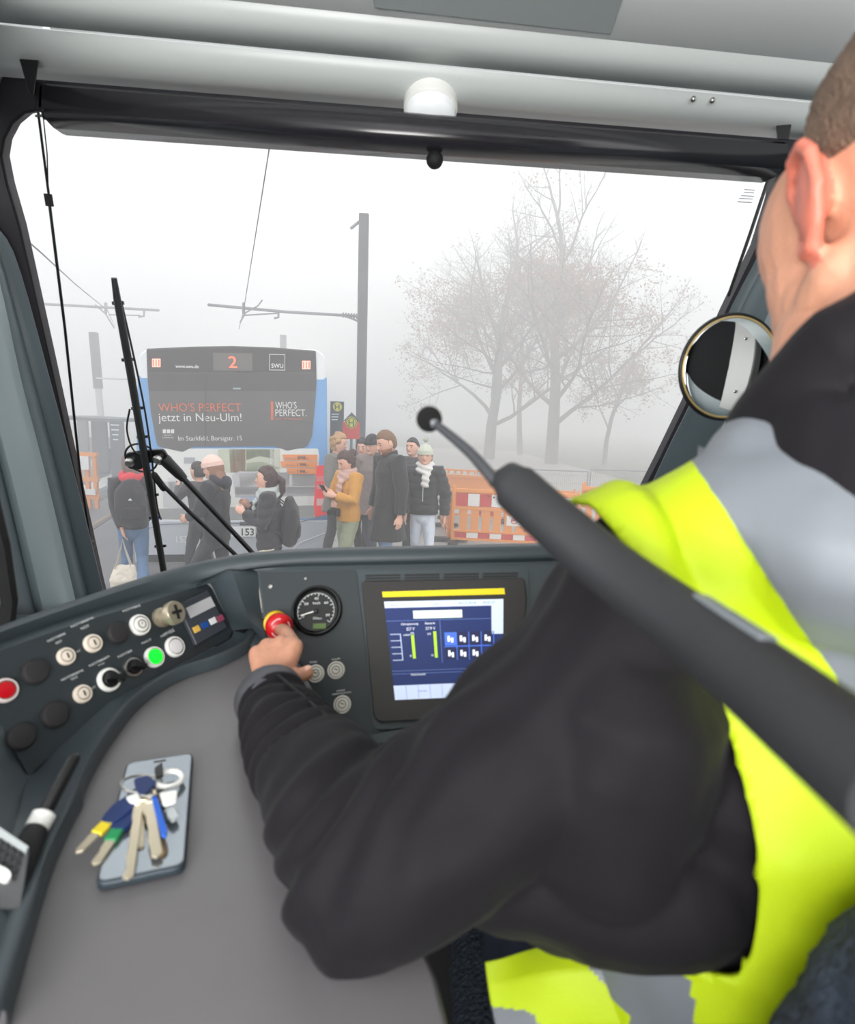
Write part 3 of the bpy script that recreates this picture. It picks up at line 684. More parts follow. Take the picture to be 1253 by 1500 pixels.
# ---------------------------------------------------------------- bus
beta = math.radians(6.0); hb = V((-math.sin(beta), math.cos(beta), 0)); rb2 = V((hb.y, -hb.x, 0))
o0 = at(340, 650, 8.05)
PB = Pl(o0, o0 + rb2, o0 + V((0, 0, 1)))
Bf = at(340, 650, 8.05); Bf.z = 0
bus = thing('bus', 'blue and white city bus seen from behind with dark rear advertising panel, number 153', 'bus', Bf)
M_bblue = mat('bus_light_blue', (104, 158, 212), .3, spec=.6); M_bwhite = mat('bus_white', (228, 230, 232), .3); M_bsil = mat('bus_silver_grey', (190, 195, 202), .35, metal=.1)
M_bgl = mat('bus_dark_film', (94, 91, 91), .4); M_bgd = mat('bus_black_glass', (60, 56, 57), .3); M_bgm = mat('bus_dark_band', (70, 67, 69), .3); M_under = mat('bus_underside', (34, 34, 38), .7)
def slab(pts, m, name, L, parent=bus, bevel=0, off=0, r=0, rn=4):
    P = PB.poly(pts); 
    if r: P = rounded(P, r, rn)
    k = len(P); back = [p + hb * L for p in P]; front = [p - hb * off for p in P]
    b = MB(); b.add(front + back, [tuple(range(k)), tuple(range(k, 2 * k))[::-1]] + [(i, k + i, k + (i + 1) % k, (i + 1) % k) for i in range(k)])
    return b.build(name, m, parent, bevel=bevel, fix=True)
slab([(201, 549), (479, 552), (480, 700), (481, 768), (197, 768), (199, 700)], M_bblue, 'body_side', 11.6, r=.03, bevel=.02)
slab([(203, 556), (202, 522), (212, 512), (280, 508), (340, 507), (465, 512), (476, 521), (478, 558)], M_bwhite, 'roof', 11.6, r=.05, bevel=.02)
slab([(197, 762), (481, 762), (479, 838), (199, 838)], M_bsil, 'lower_body', 11.6, r=.02, bevel=.03, off=.03)
slab([(205, 826), (473, 826), (470, 862), (210, 862)], M_under, 'bumper', .5, off=.045)
for x in (225, 455):
    c = PB.q(x, 872); c.z = .48
    for k in (2.9, 9.0):
        cc = c + hb * k; b = MB(); b.lathe(cc - rb2 * .14, rb2, [(.3, 0), (.46, .02), (.48, .06), (.48, .24), (.46, .28), (.3, .28)], 24); b.build('wheel', M_blackm, bus)
# rear skin panels
R_ = lambda pts, m, name, par=bus, k=0, th=.012, **kw: PB.plate(pts, m, name, par, th=th, off=.002 + .0125 * k, **kw)
film = [(215, 511), (280, 508), (340, 507), (400, 509), (463, 514), (464, 560), (461, 600), (457, 640), (450, 654), (436, 657), (421, 660), (405, 654.5), (400, 653.5), (285, 654.5), (281, 655), (268, 662), (250, 658), (232, 654), (228, 640), (221, 600), (217, 560)]
gp_ = R_(film, M_bgl, 'advertising_panel', r=.02); gp_['label'] = 'dark grey rear advertising panel'
R_([(216, 513), (280, 510), (340, 509), (400, 511), (462, 516), (463, 546), (216.5, 546)], M_bgd, 'upper_glass', gp_, 1, .004)
R_([(216.5, 547), (463, 547), (462, 573), (219, 573)], M_bgm, 'middle_band', gp_, 1, .003)
R_([(313, 517), (370, 518), (370, 543.5), (313, 543)], mat('matrix_display', (104, 98, 96), .4), 'line_display', gp_, 2, .002)
b = MB()
for x, y in ((338, 521), (343, 521), (347, 521), (340, 525), (343, 528), (346, 531), (338, 534), (342, 535), (346, 535), (338, 537), (342, 537.5), (346, 537)):
    b.prism(PB.poly([(x - 2, y - 1.2), (x + 2, y - 1.2), (x + 2, y + 1.2), (x - 2, y + 1.2)], .03), PB.n, .002, .002)
PB.text('2', (336, 539), (348, 539.2), 17, mat('led_orange', (255, 96, 60), .4, emit=.9), gp_, off=.031)
for x, y in ((230, 532), (449, 535)):
    o = R_([(x - 6, y - 6), (x + 6, y - 6), (x + 6, y + 6), (x - 6, y + 6)], mat('marker_lamp', (255, 168, 150), .4, emit=.85), 'marker_lamp', gp_, 2, .006)
    for dx in (-4, 0, 4):
        R_([(x + dx - 1, y - 5), (x + dx + 1, y - 5), (x + dx + 1, y + 5), (x + dx - 1, y + 5)], mat('lamp_core', (255, 96, 84), .4, emit=.7), 'lamp_stripe', gp_, 3, .002)
T = lambda s, a, b_, h, m, bold=False, par=gp_, off=.022: PB.text(s, a, b_, h, m, par, off=off, bold=bold)
M_adw = mat('ad_white', (226, 226, 224), .6); M_ado = mat('ad_orange', (214, 106, 66), .6); M_adg = mat('ad_grey', (130, 128, 128), .6)
T('www.swu.de', (258, 539), (292, 539.5), 5, M_adw, True, off=.03)
for a_ in (((395, 519), (418, 519.5), (418, 520.3), (395, 519.8)), ((395, 541.7), (418, 542), (418, 542.8), (395, 542.5)), ((395, 519), (395.8, 519), (395.8, 542.5), (395, 542.5)), ((417.3, 519.5), (418, 519.5), (418, 542.8), (417.3, 542.8))):
    R_(list(a_), M_adw, 'logo_frame', gp_, 2, .002)
T('SWU', (398, 539), (415.5, 539.3), 6.2, M_adw, True, off=.03)
T("WHO'S PERFECT", (233, 602.5), (354, 602.5), 12, M_ado)
T('jetzt in Neu-Ulm!', (233, 617), (354.5, 617), 12, M_adw)
T("WHO'S", (404, 598.5), (435, 598.5), 10, M_adw); T('PERFECT.', (404, 609.5), (449.5, 609.5), 10, M_adw)
T('der Wohnsinn!', (405, 614.8), (443, 614.8), 3, M_ado)
R_([(397, 588), (400.5, 588), (400.5, 615), (397, 615)], M_ado, 'orange_bar', gp_, 1, .002)
T('Im Starkfeld, Borsigstr. 15', (262, 645.5), (355, 645), 7, M_adw)
for i, x in enumerate((239, 245, 251)): R_([(x, 629), (x + 4.6, 629), (x + 4.6, 634.5), (x, 634.5)], M_adw, 'logo_block', gp_, 1, .002)
T('NEU-ULM', (241, 638.5), (252, 638.5), 2, M_adw); T('PARTNER DER', (239, 642), (255, 642), 2, M_adw)
R_([(301.6, 547), (302.6, 547), (302.6, 653), (301.6, 653)], M_bgd, 'panel_seam', gp_, 2, .001)
R_([(342, 568), (353, 568), (353, 570.5), (342, 570.5)], mat('pale_handle', (150, 168, 172), .4), 'handle', gp_, 2, .01)
# printed picture of a room below the film
pic = R_([(231, 657), (466, 657), (468, 668), (467, 682), (462, 758), (380, 763), (237, 762), (228, 740), (226, 680)], mat('ad_room_wall', (228, 229, 225), .5), 'printed_picture', k=-.3, r=.02)
I = lambda pts, col, nm: R_(pts, mat('print_%d_%d_%d' % col, tuple(min(245, c * 1.12) for c in col), .6), nm, pic, 1, .0015)
I([(320, 658), (410, 658), (410, 692), (320, 692)], (176, 180, 162), 'picture_window'); I([(361, 658), (402, 658), (400, 672), (380, 668), (361, 674)], (126, 136, 112), 'picture_hedge'); I([(361, 678), (385, 676), (412, 686), (361, 692)], (148, 156, 134), 'picture_lawn')
I([(336, 658), (360, 658), (360, 692), (338, 692)], (146, 122, 100), 'picture_curtain'); I([(341, 658), (344, 658), (345, 692), (342, 692)], (176, 152, 130), 'curtain_fold'); I([(350, 658), (353, 658), (354, 692), (351, 692)], (176, 152, 130), 'curtain_fold')
I([(396, 658), (402, 658), (402, 692), (396, 692)], (205, 205, 200), 'picture_post'); I([(230, 668), (252, 668), (252, 680), (230, 680)], (150, 152, 154), 'picture_shelf')
I([(270, 670), (286, 670), (286, 679), (270, 679)], (150, 152, 156), 'picture_shelf')
I([(340, 696), (350, 690), (464, 693), (463, 724), (345, 724)], (176, 174, 176), 'picture_sofa'); I([(350, 693), (384, 692), (384, 712), (352, 713)], (190, 188, 189), 'sofa_cushion'); I([(388, 692), (424, 692), (424, 712), (388, 712)], (186, 184, 186), 'sofa_cushion')
I([(428, 694), (463, 694), (462, 712), (428, 712)], (192, 190, 190), 'sofa_cushion'); I([(345, 713), (462, 713), (461, 726), (345, 728)], (158, 156, 160), 'sofa_seat')
I([(238, 706), (285, 704), (290, 735), (262, 744), (240, 742)], (178, 178, 180), 'picture_armchair'); I([(246, 700), (270, 698), (276, 718), (250, 722)], (192, 190, 190), 'sofa_cushion'); I([(353, 728), (392, 726), (392, 742), (353, 744)], (148, 164, 190), 'picture_rug')
I([(232, 745), (462, 740), (461, 757), (380, 761.5), (238, 760)], (140, 142, 142), 'picture_carpet')
I([(300, 735), (330, 730), (340, 742), (305, 748)], (205, 203, 200), 'picture_table'); I([(420, 728), (455, 728), (450, 745), (425, 745)], (205, 205, 202), 'picture_pouf')
M_str = mat('orange_stripe', (236, 142, 70), .6)
for i, (x0, y, s_) in enumerate(((414, 665.5, '898,-'), (411, 675.5, '1.998,-'), (420, 685.5, '198,-'))):
    o = R_([(x0, y), (465, y + .3), (465, y + 8.8), (x0 + 2, y + 8.5)], M_str, 'price_stripe', pic, 2, .002)
    T(s_, (436, y + 7), (452, y + 7), 4.5, M_bgm, True, pic, .034); T('Polstergruppe', (418 + i, y + 6.5), (433, y + 6.5), 2.5, M_adg, False, pic, .034)
# lamps, plate, number, bumper creases
tlp = R_([(464, 682), (479.5, 681), (480.5, 752), (462, 757), (460, 740)], mat('tail_lamp_red', (206, 24, 38), .25, emit=.25), 'tail_lamp', r=.01, th=.03); tlp['label'] = 'tall red tail lamp'
for y0, y1, c_ in ((697, 705, (236, 120, 122)), (709, 716, (226, 140, 142)), (730, 740, (240, 196, 194))):
    PB.plate([(464, y0), (478, y0), (478, y1), (464, y1)], mat('lamp_%d' % y0, c_, .3), 'lamp_lens', tlp, th=.006, off=.032)
tl2 = R_([(200, 682), (213, 682), (222, 740), (218, 757), (199, 752)], mat('tail_lamp_red', (206, 24, 38)), 'tail_lamp', r=.01, th=.03)
tl2['label'] = 'tall red tail lamp'
pl_ = PB.plate([(340, 770.5), (375, 770.5), (375, 785), (340, 785)], mat('plate_white', (240, 240, 238), .5), 'number_plate', bus, th=.012, off=.045, bevel=.001)
PB.text('NU SW 153', (326, 783), (373, 783), 10, M_black, pl_, off=.059, bold=True) if 0 else PB.text('153', (355, 783), (373, 783), 10, M_black, pl_, off=.059, bold=True)
PB.text('153', (259, 794), (276.5, 794), 9.5, M_adw, bus, off=.035, bold=True)
b = MB(); b.tube([PB.q(x, y, .036) for x, y in ((200, 792), (212, 776), (236, 768), (330, 766), (385, 767), (440, 764), (478, 756))], .006, 6); b.build('bumper_crease', mat('seam_grey', (110, 114, 122), .5), bus)
b = MB(); b.tube([PB.q(x, y, .036) for x, y in ((424, 811), (440, 795), (478, 780))], .005, 6); b.build('bumper_crease', M_bwhite, bus)
PB.plate([(352, 764), (388, 764), (388, 769), (352, 769)], M_under, 'grip_recess', bus, th=.002, off=.034)
PB.plate([(214, 812), (300, 811), (300, 836), (210, 836)], M_under, 'exhaust_flap', bus, th=.003, off=.034)

# ---------------------------------------------------------------- poles, wires
def pole(name, x0, y0, x1, y1, d, w, label, mm=M_pole, group=None):
    a, c = at(x0, y0, d), at(x1, y1, d); dirn = (c - a).normalized(); a2 = a; c2 = a + dirn * (a.z / -dirn.z)
    c2 = V((a.x * .6 + c2.x * .4, a.y, 0)); t_ = thing(name, label, 'pole', c2, group=group)
    return t_, a2, c2
t_, a, c = pole('overhead_line_mast', 533.5, 314, 528, 640, 11.5, .2, 'tall dark steel mast standing just right of the bus')
b = MB(); b.bar(a, c, .20, .20); b.build('mast', M_pole, t_, bevel=.02)
M2 = at(524, 463, 11.5)
b = MB(); b.tube([at(306, 446.5, 11.2), at(420, 457, 11.3), at(524, 463, 11.5)], .028, 8); b.build('cantilever_arm', M_galv, t_)
b = MB(); b.tube([at(357, 462, 11.2), at(405, 459, 11.3)], .014, 6); b.tube([at(408, 457, 11.3), at(408, 465, 11.3), at(403, 466, 11.3)], .022, 6); b.tube([at(352, 472, 11.2), at(360, 458, 11.2), at(378, 448, 11.25), at(384, 440, 11.3)], .014, 6); b.build('registration_arm', M_galv, t_)
b = MB(); b.tube([at(502, 462, 11.4), at(514, 466, 11.4), at(524, 470, 11.5)], .02, 6); b.tube([at(515, 334, 11.4), at(526, 325, 11.5)], .03, 6); b.build('bracket', M_galv, t_)
for i in range(6):
    p = at(503 + i * 4, 461.5 + i * .3, 11.45); MB().lathe(p - V((.015, 0, 0)), V((1, 0, 0)), [(.05, 0), (.05, .03)], 10).build('insulator', M_galv, t_)
b = MB(); b.tube([at(357, 445, 11.2), at(357, 458, 11.2)], .03, 6); b.build('clamp', M_galv, t_)
def wire(label, pts, r=.008): 
    o = MB().tube([at(*p) for p in pts], r, 6).build('overhead_wire', M_pole); tag(o, label, 'wire', None)
wire('thin overhead wire rising steeply from the cantilever arm beside the bus roof', [(402, 170, 5.0), (386, 272, 6.6), (372, 360, 8.6), (357, 455, 11.2), (350, 482, 14)])
wire('thin overhead wire slanting in from upper left over the shelter', [(0, 318, 6.0), (60, 370, 8.2), (110, 416, 12), (158, 455, 19), (168, 478, 26)], .012)
t_, a, c = pole('overhead_line_mast', 137, 487, 144, 610, 21, .22, 'faint dark topped mast in fog behind the platform shelter')
mz = a + (c - a) * .42
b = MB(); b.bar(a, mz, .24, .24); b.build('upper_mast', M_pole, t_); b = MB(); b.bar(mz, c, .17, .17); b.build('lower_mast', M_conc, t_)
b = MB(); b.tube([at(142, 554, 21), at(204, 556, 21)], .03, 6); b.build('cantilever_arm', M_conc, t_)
t_ = thing('catenary_arm', 'grey catenary arm with steady arm crossing above the left platform', 'arm', at(140, 450, 19))
b = MB(); b.tube([at(20, 443, 18.5), at(150, 450, 19), at(232, 454.5, 19)], .042, 6); b.build('tube', M_galv, t_)
b = MB(); b.tube([at(160, 461, 19), at(205, 462, 19)], .022, 6); b.tube([at(211, 455, 19), at(211, 463, 19), at(204, 464, 19)], .035, 6); b.tube([at(140, 447, 19), at(155, 460, 19), at(167, 480, 19)], .025, 6); b.build('steady_arm', M_galv, t_)
b = MB(); b.tube([at(155, 445, 19), at(155, 458, 19)], .05, 6); b.build('clamp', M_galv, t_)
t_, a, c = pole('overhead_line_mast', 415, 491, 415, 560, 26, .2, 'distant mast top rising faintly behind the bus roof')
b = MB(); b.bar(a, c, .25, .25); b.build('mast', M_pole, t_)

# ---------------------------------------------------------------- platform shelter on the left
sd = 17.0
sh = thing('platform_shelter', 'flat roofed tram shelter fading in the fog at left', 'shelter', V((at(140, 640, sd).x, at(140, 640, sd).y, .16)))
def post(x, ytop, w, m, nm, d=sd):
    a = at(x, ytop, d); MB().box((a.x, a.y, (a.z + .16) / 2), (w, .12, a.z - .16)).build(nm, m, sh)
post(145, 615, .42, M_pole, 'pillar'); post(121, 615, .30, M_galv, 'pillar', 18.5); post(171, 618, .34, M_galv, 'pillar', 18.5)
a, c_ = at(98, 613, sd), at(184, 618, sd)
b = MB(); b.hexa([a + V((0, -1, 0)), c_ + V((0, -1, 0)), c_ + V((0, 1.6, 0)), a + V((0, 1.6, 0))] + [p + V((0, 0, .09)) for p in (a + V((0, -1, 0)), c_ + V((0, -1, 0)), c_ + V((0, 1.6, 0)), a + V((0, 1.6, 0)))]); b.build('roof', M_pole, sh)
a, c_ = at(122, 640, 18.6), at(138, 668, 18.6); MB().hexa([V((x, y, z)) for z in (.4, a.z) for x, y in ((a.x, a.y), (c_.x, a.y), (c_.x, a.y + .05), (a.x, a.y + .05))]).build('poster_panel', mat('pale_poster', (196, 170, 172), .5), sh)
a, c_ = at(150, 640, 18.6), at(166, 668, 18.6); MB().hexa([V((x, y, z)) for z in (.4, a.z) for x, y in ((a.x, a.y), (c_.x, a.y), (c_.x, a.y + .05), (a.x, a.y + .05))]).build('glass_panel', mat('pale_pane', (190, 196, 198), .2), sh)
# platform info column
p = at(172, 640, 15.5); t_ = thing('info_column', 'grey information column with white print at the end of the shelter', 'sign', V((p.x, p.y, .16)))
ptop_ = at(172, 616, 15.5).z
MB().box((p.x, p.y, (ptop_ + .16) / 2), (.36, .08, ptop_ - .16)).build('panel', M_pole, t_, bevel=.01)
for i in range(4): MB().box((p.x - .03, p.y - .045, ptop_ - .12 - i * .13), (.22 - .03 * i, .01, .03)).build('text_line', M_print, t_)
# orange construction box at left
p = at(122, 682, 12.0); t_ = thing('barrier_unit', 'small orange barrier with white reflectors by the left kerb', 'barrier', V((p.x, p.y, .0)))
M_or = mat('barrier_orange', (232, 146, 66), .5); M_wr = mat('reflector_white', (228, 226, 222), .5); M_rr = mat('reflector_red', (200, 50, 44), .5)
zt = at(122, 662, 12).z
for x in (-.24, -.08, .08, .24): MB().box((p.x + x, p.y, zt / 2), (.07, .08, zt)).build('slat', M_or, t_)
for z in (.24, .62, zt - .04): MB().box((p.x, p.y, z), (.6, .1, .08)).build('rail', M_or, t_)
MB().box((p.x - .02, p.y - .07, zt - .22), (.34, .03, .28)).build('reflector', M_wr, t_); MB().box((p.x, p.y - .07, .36), (.5, .03, .12)).build('reflector', M_wr, t_)

# ---------------------------------------------------------------- stop signs
p = at(495, 610, 9.6)
t_ = thing('stop_sign', 'dark grey bus stop panel with yellow letter H disc beside the bus', 'sign', V((p.x, p.y, ZP)))
PS = Pl(p, p + V((1, 0, 0)), p + V((0, 0, 1)))
a = PS.q(494, 588); MB().box((a.x, a.y + .04, (a.z + ZP) / 2), (.225, .05, a.z - ZP)).build('panel', M_pole, t_, bevel=.004)
yel = mat('sign_yellow', (216, 202, 70), .5); grn = mat('sign_green', (46, 92, 62), .5)
c_ = PS.q(494.5, 596, .016); MB().lathe(c_, PS.n, [(.075, 0), (.075, .004)], 24).build('sign_disc', yel, t_)
PS.text('H', (491, 600), (498, 600), 8, grn, t_, off=.022, bold=True)
for i in range(3): PS.plate([(486, 606 + i * 4), (497 - i, 606 + i * 4), (497 - i, 607.4 + i * 4), (486, 607.4 + i * 4)], M_print, 'text_line', t_, th=.003, off=.014)
p = at(515, 622, 8.9); PS2 = Pl(p, p + V((1, 0, 0)), p + V((0, 0, 1)))
t_ = thing('stop_sign', 'red pointed stop sign with yellow letter H disc in front of the mast', 'sign', V((p.x, p.y, ZP)))
MB().bar(V((p.x, p.y + .03, ZP)), PS2.q(515.5, 606, -.03), .04).build('post', M_galv, t_)
PS2.plate([(502, 618), (527, 618), (527, 643), (502, 643)], mat('sign_red', (206, 62, 54), .5), 'red_board', t_, th=.02)
PS2.plate([(504, 616), (515.5, 604), (527, 616), (523, 620), (508, 620)], M_pole, 'pointed_top', t_, th=.022)
c_ = PS2.q(515, 619, .02); MB().lathe(c_, PS2.n, [(.09, 0), (.09, .006)], 24).build('sign_disc', yel, t_); MB().torus(c_ + PS2.n * .008, PS2.n, .075, .007, 24, 6).build('disc_ring', grn, t_)
PS2.text('H', (511, 624), (519, 624), 9.5, grn, t_, off=.03, bold=True)

# ---------------------------------------------------------------- orange barriers
def barrier(label, tlx, tly, brx, bry, d, d2, slats, red0=True, stripes=8, group=None, topstripe=True, feet=True):
    a = at(tlx, tly, d); c = at(brx, tly, d2); c.z = a.z; zb = ZP + .065; H = a.z - zb
    L = (c - a).length; u = (c - a).normalized(); n = V((u.y, -u.x, 0)); z = V((0, 0, 1))
    t = thing('safety_barrier', label, 'barrier', V((a.x, a.y, ZP)), group=group)
    P = lambda s, h, o=0: a + u * (L * s) + z * (h * H - H) + n * o
    def bx(s0, s1, h0, h1, m, nm, th=.03, o=0):
        return MB().hexa([P(s, h, q) for h in (h0, h1) for s, q in ((s0, o - th / 2), (s1, o - th / 2), (s1, o + th / 2), (s0, o + th / 2))]).build(nm, m, t, bevel=.003)
    for s in (0, 1): 
        e = .02 if s == 0 else -.02
        bx(min(s, s + e), max(s, s + e), -.03, 1.05, M_or, 'post', .07)
    bx(0, 1, .93, 1.0, M_or, 'rail', .06); bx(0, 1, .60, .65, M_or, 'rail', .06); bx(0, 1, .16, .2, M_or, 'rail', .06); bx(0, 1, 0, .04, M_or, 'rail', .06)
    bx(.02, .98, .66, .93, M_or, 'board', .02); bx(.02, .98, .03, .17, M_or, 'board', .02)
    k = stripes
    for i in range(k):
        m = M_rr if (i % 2 == 0) == red0 else M_wr
        s0, s1 = .03 + .94 * i / k, .03 + .94 * (i + 1) / k
        if topstripe: bx(s0 + .001, s1 - .001, .67, .91, m, 'reflector', .006, .016)
        bx(s0 + .001, s1 - .001, .05, .155, m, 'reflector', .006, .016)
    for i in range(slats):
        s = .05 + .9 * (i + .5) / slats; bx(s - .31 / slats, s + .31 / slats, .18, .62, M_or, 'slat', .03)
    if feet:
        for s in (.02, .98): MB().hexa([P(s, h, q) + u * e for h in (-.06, -.0) for q, e in ((-.3, -.08), (.3, -.08), (.3, .08), (-.3, .08))]).build('foot', M_blackm, t)
    return t, P, bx, n, u
t1, P1, bx1, n1, u1 = barrier('orange barrier nearest the white jeans, red and white boards and a warning label', 664, 715, 850, 800, 9.15, 9.0, 10, stripes=10)
bx1(.44, .565, .33, .52, M_wr, 'warning_label', .02, .03)
b = MB(); c_ = P1(.5, .43, .045); b.torus(c_, n1, .045, .007, 16, 6); b.bar(c_ - u1 * .03, c_ + u1 * .03 + V((0, 0, .03)), .02, .008, n1); b.build('warning_symbol', M_rr, t1)
for i in range(3): b = MB(); c_ = P1(.29 + i * .04, .88 - i * .02, .025); b.ball(c_, .018, 6, 4); b.build('dirt_patch', mat('mud', (120, 90, 70), .9), t1)
t2, *_ = barrier('side-on orange barrier turned away behind the white jeans', 650, 712, 662, 800, 10.6, 9.25, 5, stripes=4)
t3, P3, bx3, n3, u3 = barrier('plain orange barrier standing behind, top rim with small slots', 652, 694, 745, 760, 11.6, 11.3, 8, stripes=8, topstripe=False)
for i in range(9): bx3(.04 + i * .105, .08 + i * .105, 1.02, 1.10, M_or, 'top_lug', .04)
bx3(0, 1, 1.09, 1.13, M_or, 'rail', .05); bx3(.02, .98, .2, .6, M_or, 'board', .02)
barrier('orange barrier partly hidden behind the microphone boom, red board at top', 770, 716, 843, 790, 9.9, 9.8, 6, stripes=6)
t5, P5, bx5, n5, u5 = barrier('rightmost orange barrier beside the yellow vest shoulder', 853, 712, 960, 790, 9.6, 9.3, 6, stripes=8)
bx5(.02, .06, 1.0, 1.08, M_or, 'lug', .05); bx5(.3, .34, 1.0, 1.08, M_or, 'lug', .05)
# wire mesh site fence behind
t_ = thing('site_fence', 'thin grey wire mesh fence faint behind the orange barriers', 'fence', V((at(800, 700, 14).x, at(800, 700, 14).y, .1)))
for x0, x1 in ((700, 775), (778, 862), (866, 960)):
    a, c_ = at(x0, 688, 14), at(x1, 691, 14)
    b = MB(); b.tube([V((a.x, a.y, .1)), a, c_, V((c_.x, c_.y, .1))], .018, 6); b.build('frame_tube', M_galv, t_)
b = MB(); a, c_ = at(700, 690, 14), at(960, 693, 14)
for i in range(90):
    q = a + (c_ - a) * (i / 89); b.bar(q, V((q.x, q.y, .15)), .005)
for i in range(8):
    h = a.z - .2 * i - .02; b.bar(V((a.x, a.y, h)), V((c_.x, c_.y, h)), .005)
o = b.build('wire_mesh', M_galv, t_, smooth=0); o['kind'] = 'stuff'

# ---------------------------------------------------------------- trees
M_bark = mat('wet_bark', (84, 76, 72), .9, bump=.6, bscale=12)
M_leaf = mat('withered_leaves', (150, 122, 98), .8); M_leaf2 = mat('russet_leaves', (156, 112, 100), .8)
def tree(label, bx, by, d, H, tr_, spread, seed, levels=5, leaves=2600, lean=0, first=.26):
    rnd = random.Random(seed); p0 = at(bx, by, d); p0.z = .1
    t = thing('tree', label, 'tree', p0)
    wood = MB(); tips = []
    def grow(p, dirn, L, r, lv):
        n = 4 if lv > 2 else 3; pts = [p]; q = p.copy(); dd = dirn.copy()
        for i in range(n):
            dd = (dd + V((rnd.uniform(-1, 1), rnd.uniform(-1, 1), rnd.uniform(-.6, .9))) * (.12 if lv == levels else .2)).normalized(); q = q + dd * L / n; pts.append(q.copy())
        rad = [r * (1 - .5 * i / n) for i in range(n + 1)]
        wood.tube(pts, rad, 7 if lv >= levels - 1 else (5 if lv > 1 else 3), cap='flat')
        if lv <= 1: tips.extend([(x, dd) for x in pts[1:]])
        if lv == 0: return
        k = {5: 10, 4: 5, 3: 4, 2: 4, 1: 3}.get(lv, 4)
        for i in range(k):
            f = (first + (1 - first) * (i + rnd.random() * .7) / k) if lv == levels else rnd.uniform(.3, 1)
            j = min(int(f * n), n - 1); w = pts[j] + (pts[j + 1] - pts[j]) * (f * n - j)
            ang = rnd.uniform(0, 6.283) if lv < levels else i * 2.4 + rnd.uniform(-.4, .4)
            a_, b_ = perp(dd); side = a_ * math.cos(ang) + b_ * math.sin(ang)
            up_ = V((0, 0, .35 if lv < levels else .55 + f * .5))
            nd = (dd * (.45 if lv < levels else .05) + side * (1.0 if lv < levels else 1.15 - .35 * f) + up_).normalized()
            grow(w, nd, L * (rnd.uniform(.5, .72) if lv < levels else spread * (1.15 - .55 * f)), r * (.42 if lv < levels else .36) * (1.1 - .3 * f), lv - 1)
        grow(pts[-1], dd, L * .55, r * .5, lv - 1) if lv > 1 else None
    grow(p0, V((lean, 0, 1)).normalized(), H * .62, tr_, levels)
    wo = wood.build('trunk', M_bark, t, smooth=60); 
    lv = MB()
    for i in range(leaves):
        c, dd = tips[rnd.randrange(len(tips))]
        if c.z > p0.z + H * .78 and rnd.random() < .75: continue
        if noise.noise(c * .35 + V((seed, 0, 0))) < -.12: continue
        c = c + V((rnd.gauss(0, .12), rnd.gauss(0, .12), rnd.gauss(-.05, .12))); s = rnd.uniform(.04, .085)
        u_ = V((rnd.uniform(-1, 1), rnd.uniform(-1, 1), rnd.uniform(-1, 1))).normalized(); w = perp(u_)[0]
        lv.add([c, c + u_ * s + w * s * .5, c + u_ * s * 2, c + u_ * s - w * s * .5], [(0, 1, 2, 3)], 0 if rnd.random() < .55 else 1)
    o = lv.build('leaves', [M_leaf, M_leaf2], t, smooth=0); o['kind'] = 'stuff'
    return t
tree('tall bare tree with few brown leaves standing behind the orange barriers, thick dark trunk', 803, 745, 29, 12.5, .34, .56, 11, leaves=24000, first=.25)
tree('broad bare tree with rusty leaves nearest the mast, left of the tallest tree', 712, 745, 31, 11.9, .32, .60, 5, leaves=24000, lean=.01, first=.22)
tree('slim grey trunked tree between the two big trees', 757, 745, 36, 10.0, .19, .30, 21, levels=4, leaves=3000, first=.42)
tree('thin reddish sapling just right of the tallest tree', 880, 745, 31, 8.0, .14, .40, 9, levels=4, leaves=3500, first=.3)
# ---------------------------------------------------------------- fog
fm = bpy.data.materials.new('fog'); fm.use_nodes = True; t = fm.node_tree; t.nodes.remove(t.nodes['Principled BSDF'])
vs_ = t.nodes.new('ShaderNodeVolumeScatter'); vs_.inputs['Density'].default_value = .038; vs_.inputs['Color'].default_value = (1, 1, 1, 1); vs_.inputs['Anisotropy'].default_value = .2
t.links.new(vs_.outputs[0], t.nodes['Material Output'].inputs['Volume'])
o = MB().box((0, 66, 9.9), (118, 127, 20)).build('fog', fm, smooth=0); tag(o, 'pale grey fog filling the street beyond the windscreen', 'fog', kind='stuff')
# ================================================================ people on foot
M_skin = mat('skin', (222, 172, 150), .5, var=.05, vscale=30); M_lip = mat('lips', (170, 96, 92), .5); M_eye = mat('eyes', (40, 30, 28), .3)
def cloth(name, c, rough=.85, **k): return mat(name, c, rough, bump=.25, bscale=180, sheen=.15, **k)
def skull(Hc, hr, fn, seg=36, rings=28):
    """closed shell round the head: fn(direction) -> scale of the head radius (below 1 hides inside the head)"""
    vs = []; 
    for i in range(1, rings):
        th = math.pi * i / rings
        for k in range(seg):
            ph = 2 * math.pi * k / seg; d = V((math.sin(th) * math.cos(ph), math.sin(th) * math.sin(ph), math.cos(th)))
            s = fn(d); vs.append(Hc + V((d.x * hr[0], d.y * hr[1], d.z * hr[2])) * s)
    fs = [(i * seg + k, (i + 1) * seg + k, (i + 1) * seg + (k + 1) % seg, i * seg + (k + 1) % seg) for i in range(rings - 2) for k in range(seg)]
    n = len(vs); s = fn(V((0, 0, 1))); vs += [Hc + V((0, 0, hr[2] * s)), Hc - V((0, 0, hr[2] * .9))]
    fs += [(n, k, (k + 1) % seg) for k in range(seg)] + [(n + 1, (rings - 2) * seg + (k + 1) % seg, (rings - 2) * seg + k) for k in range(seg)]
    b = MB(); b.add(vs, fs); return b
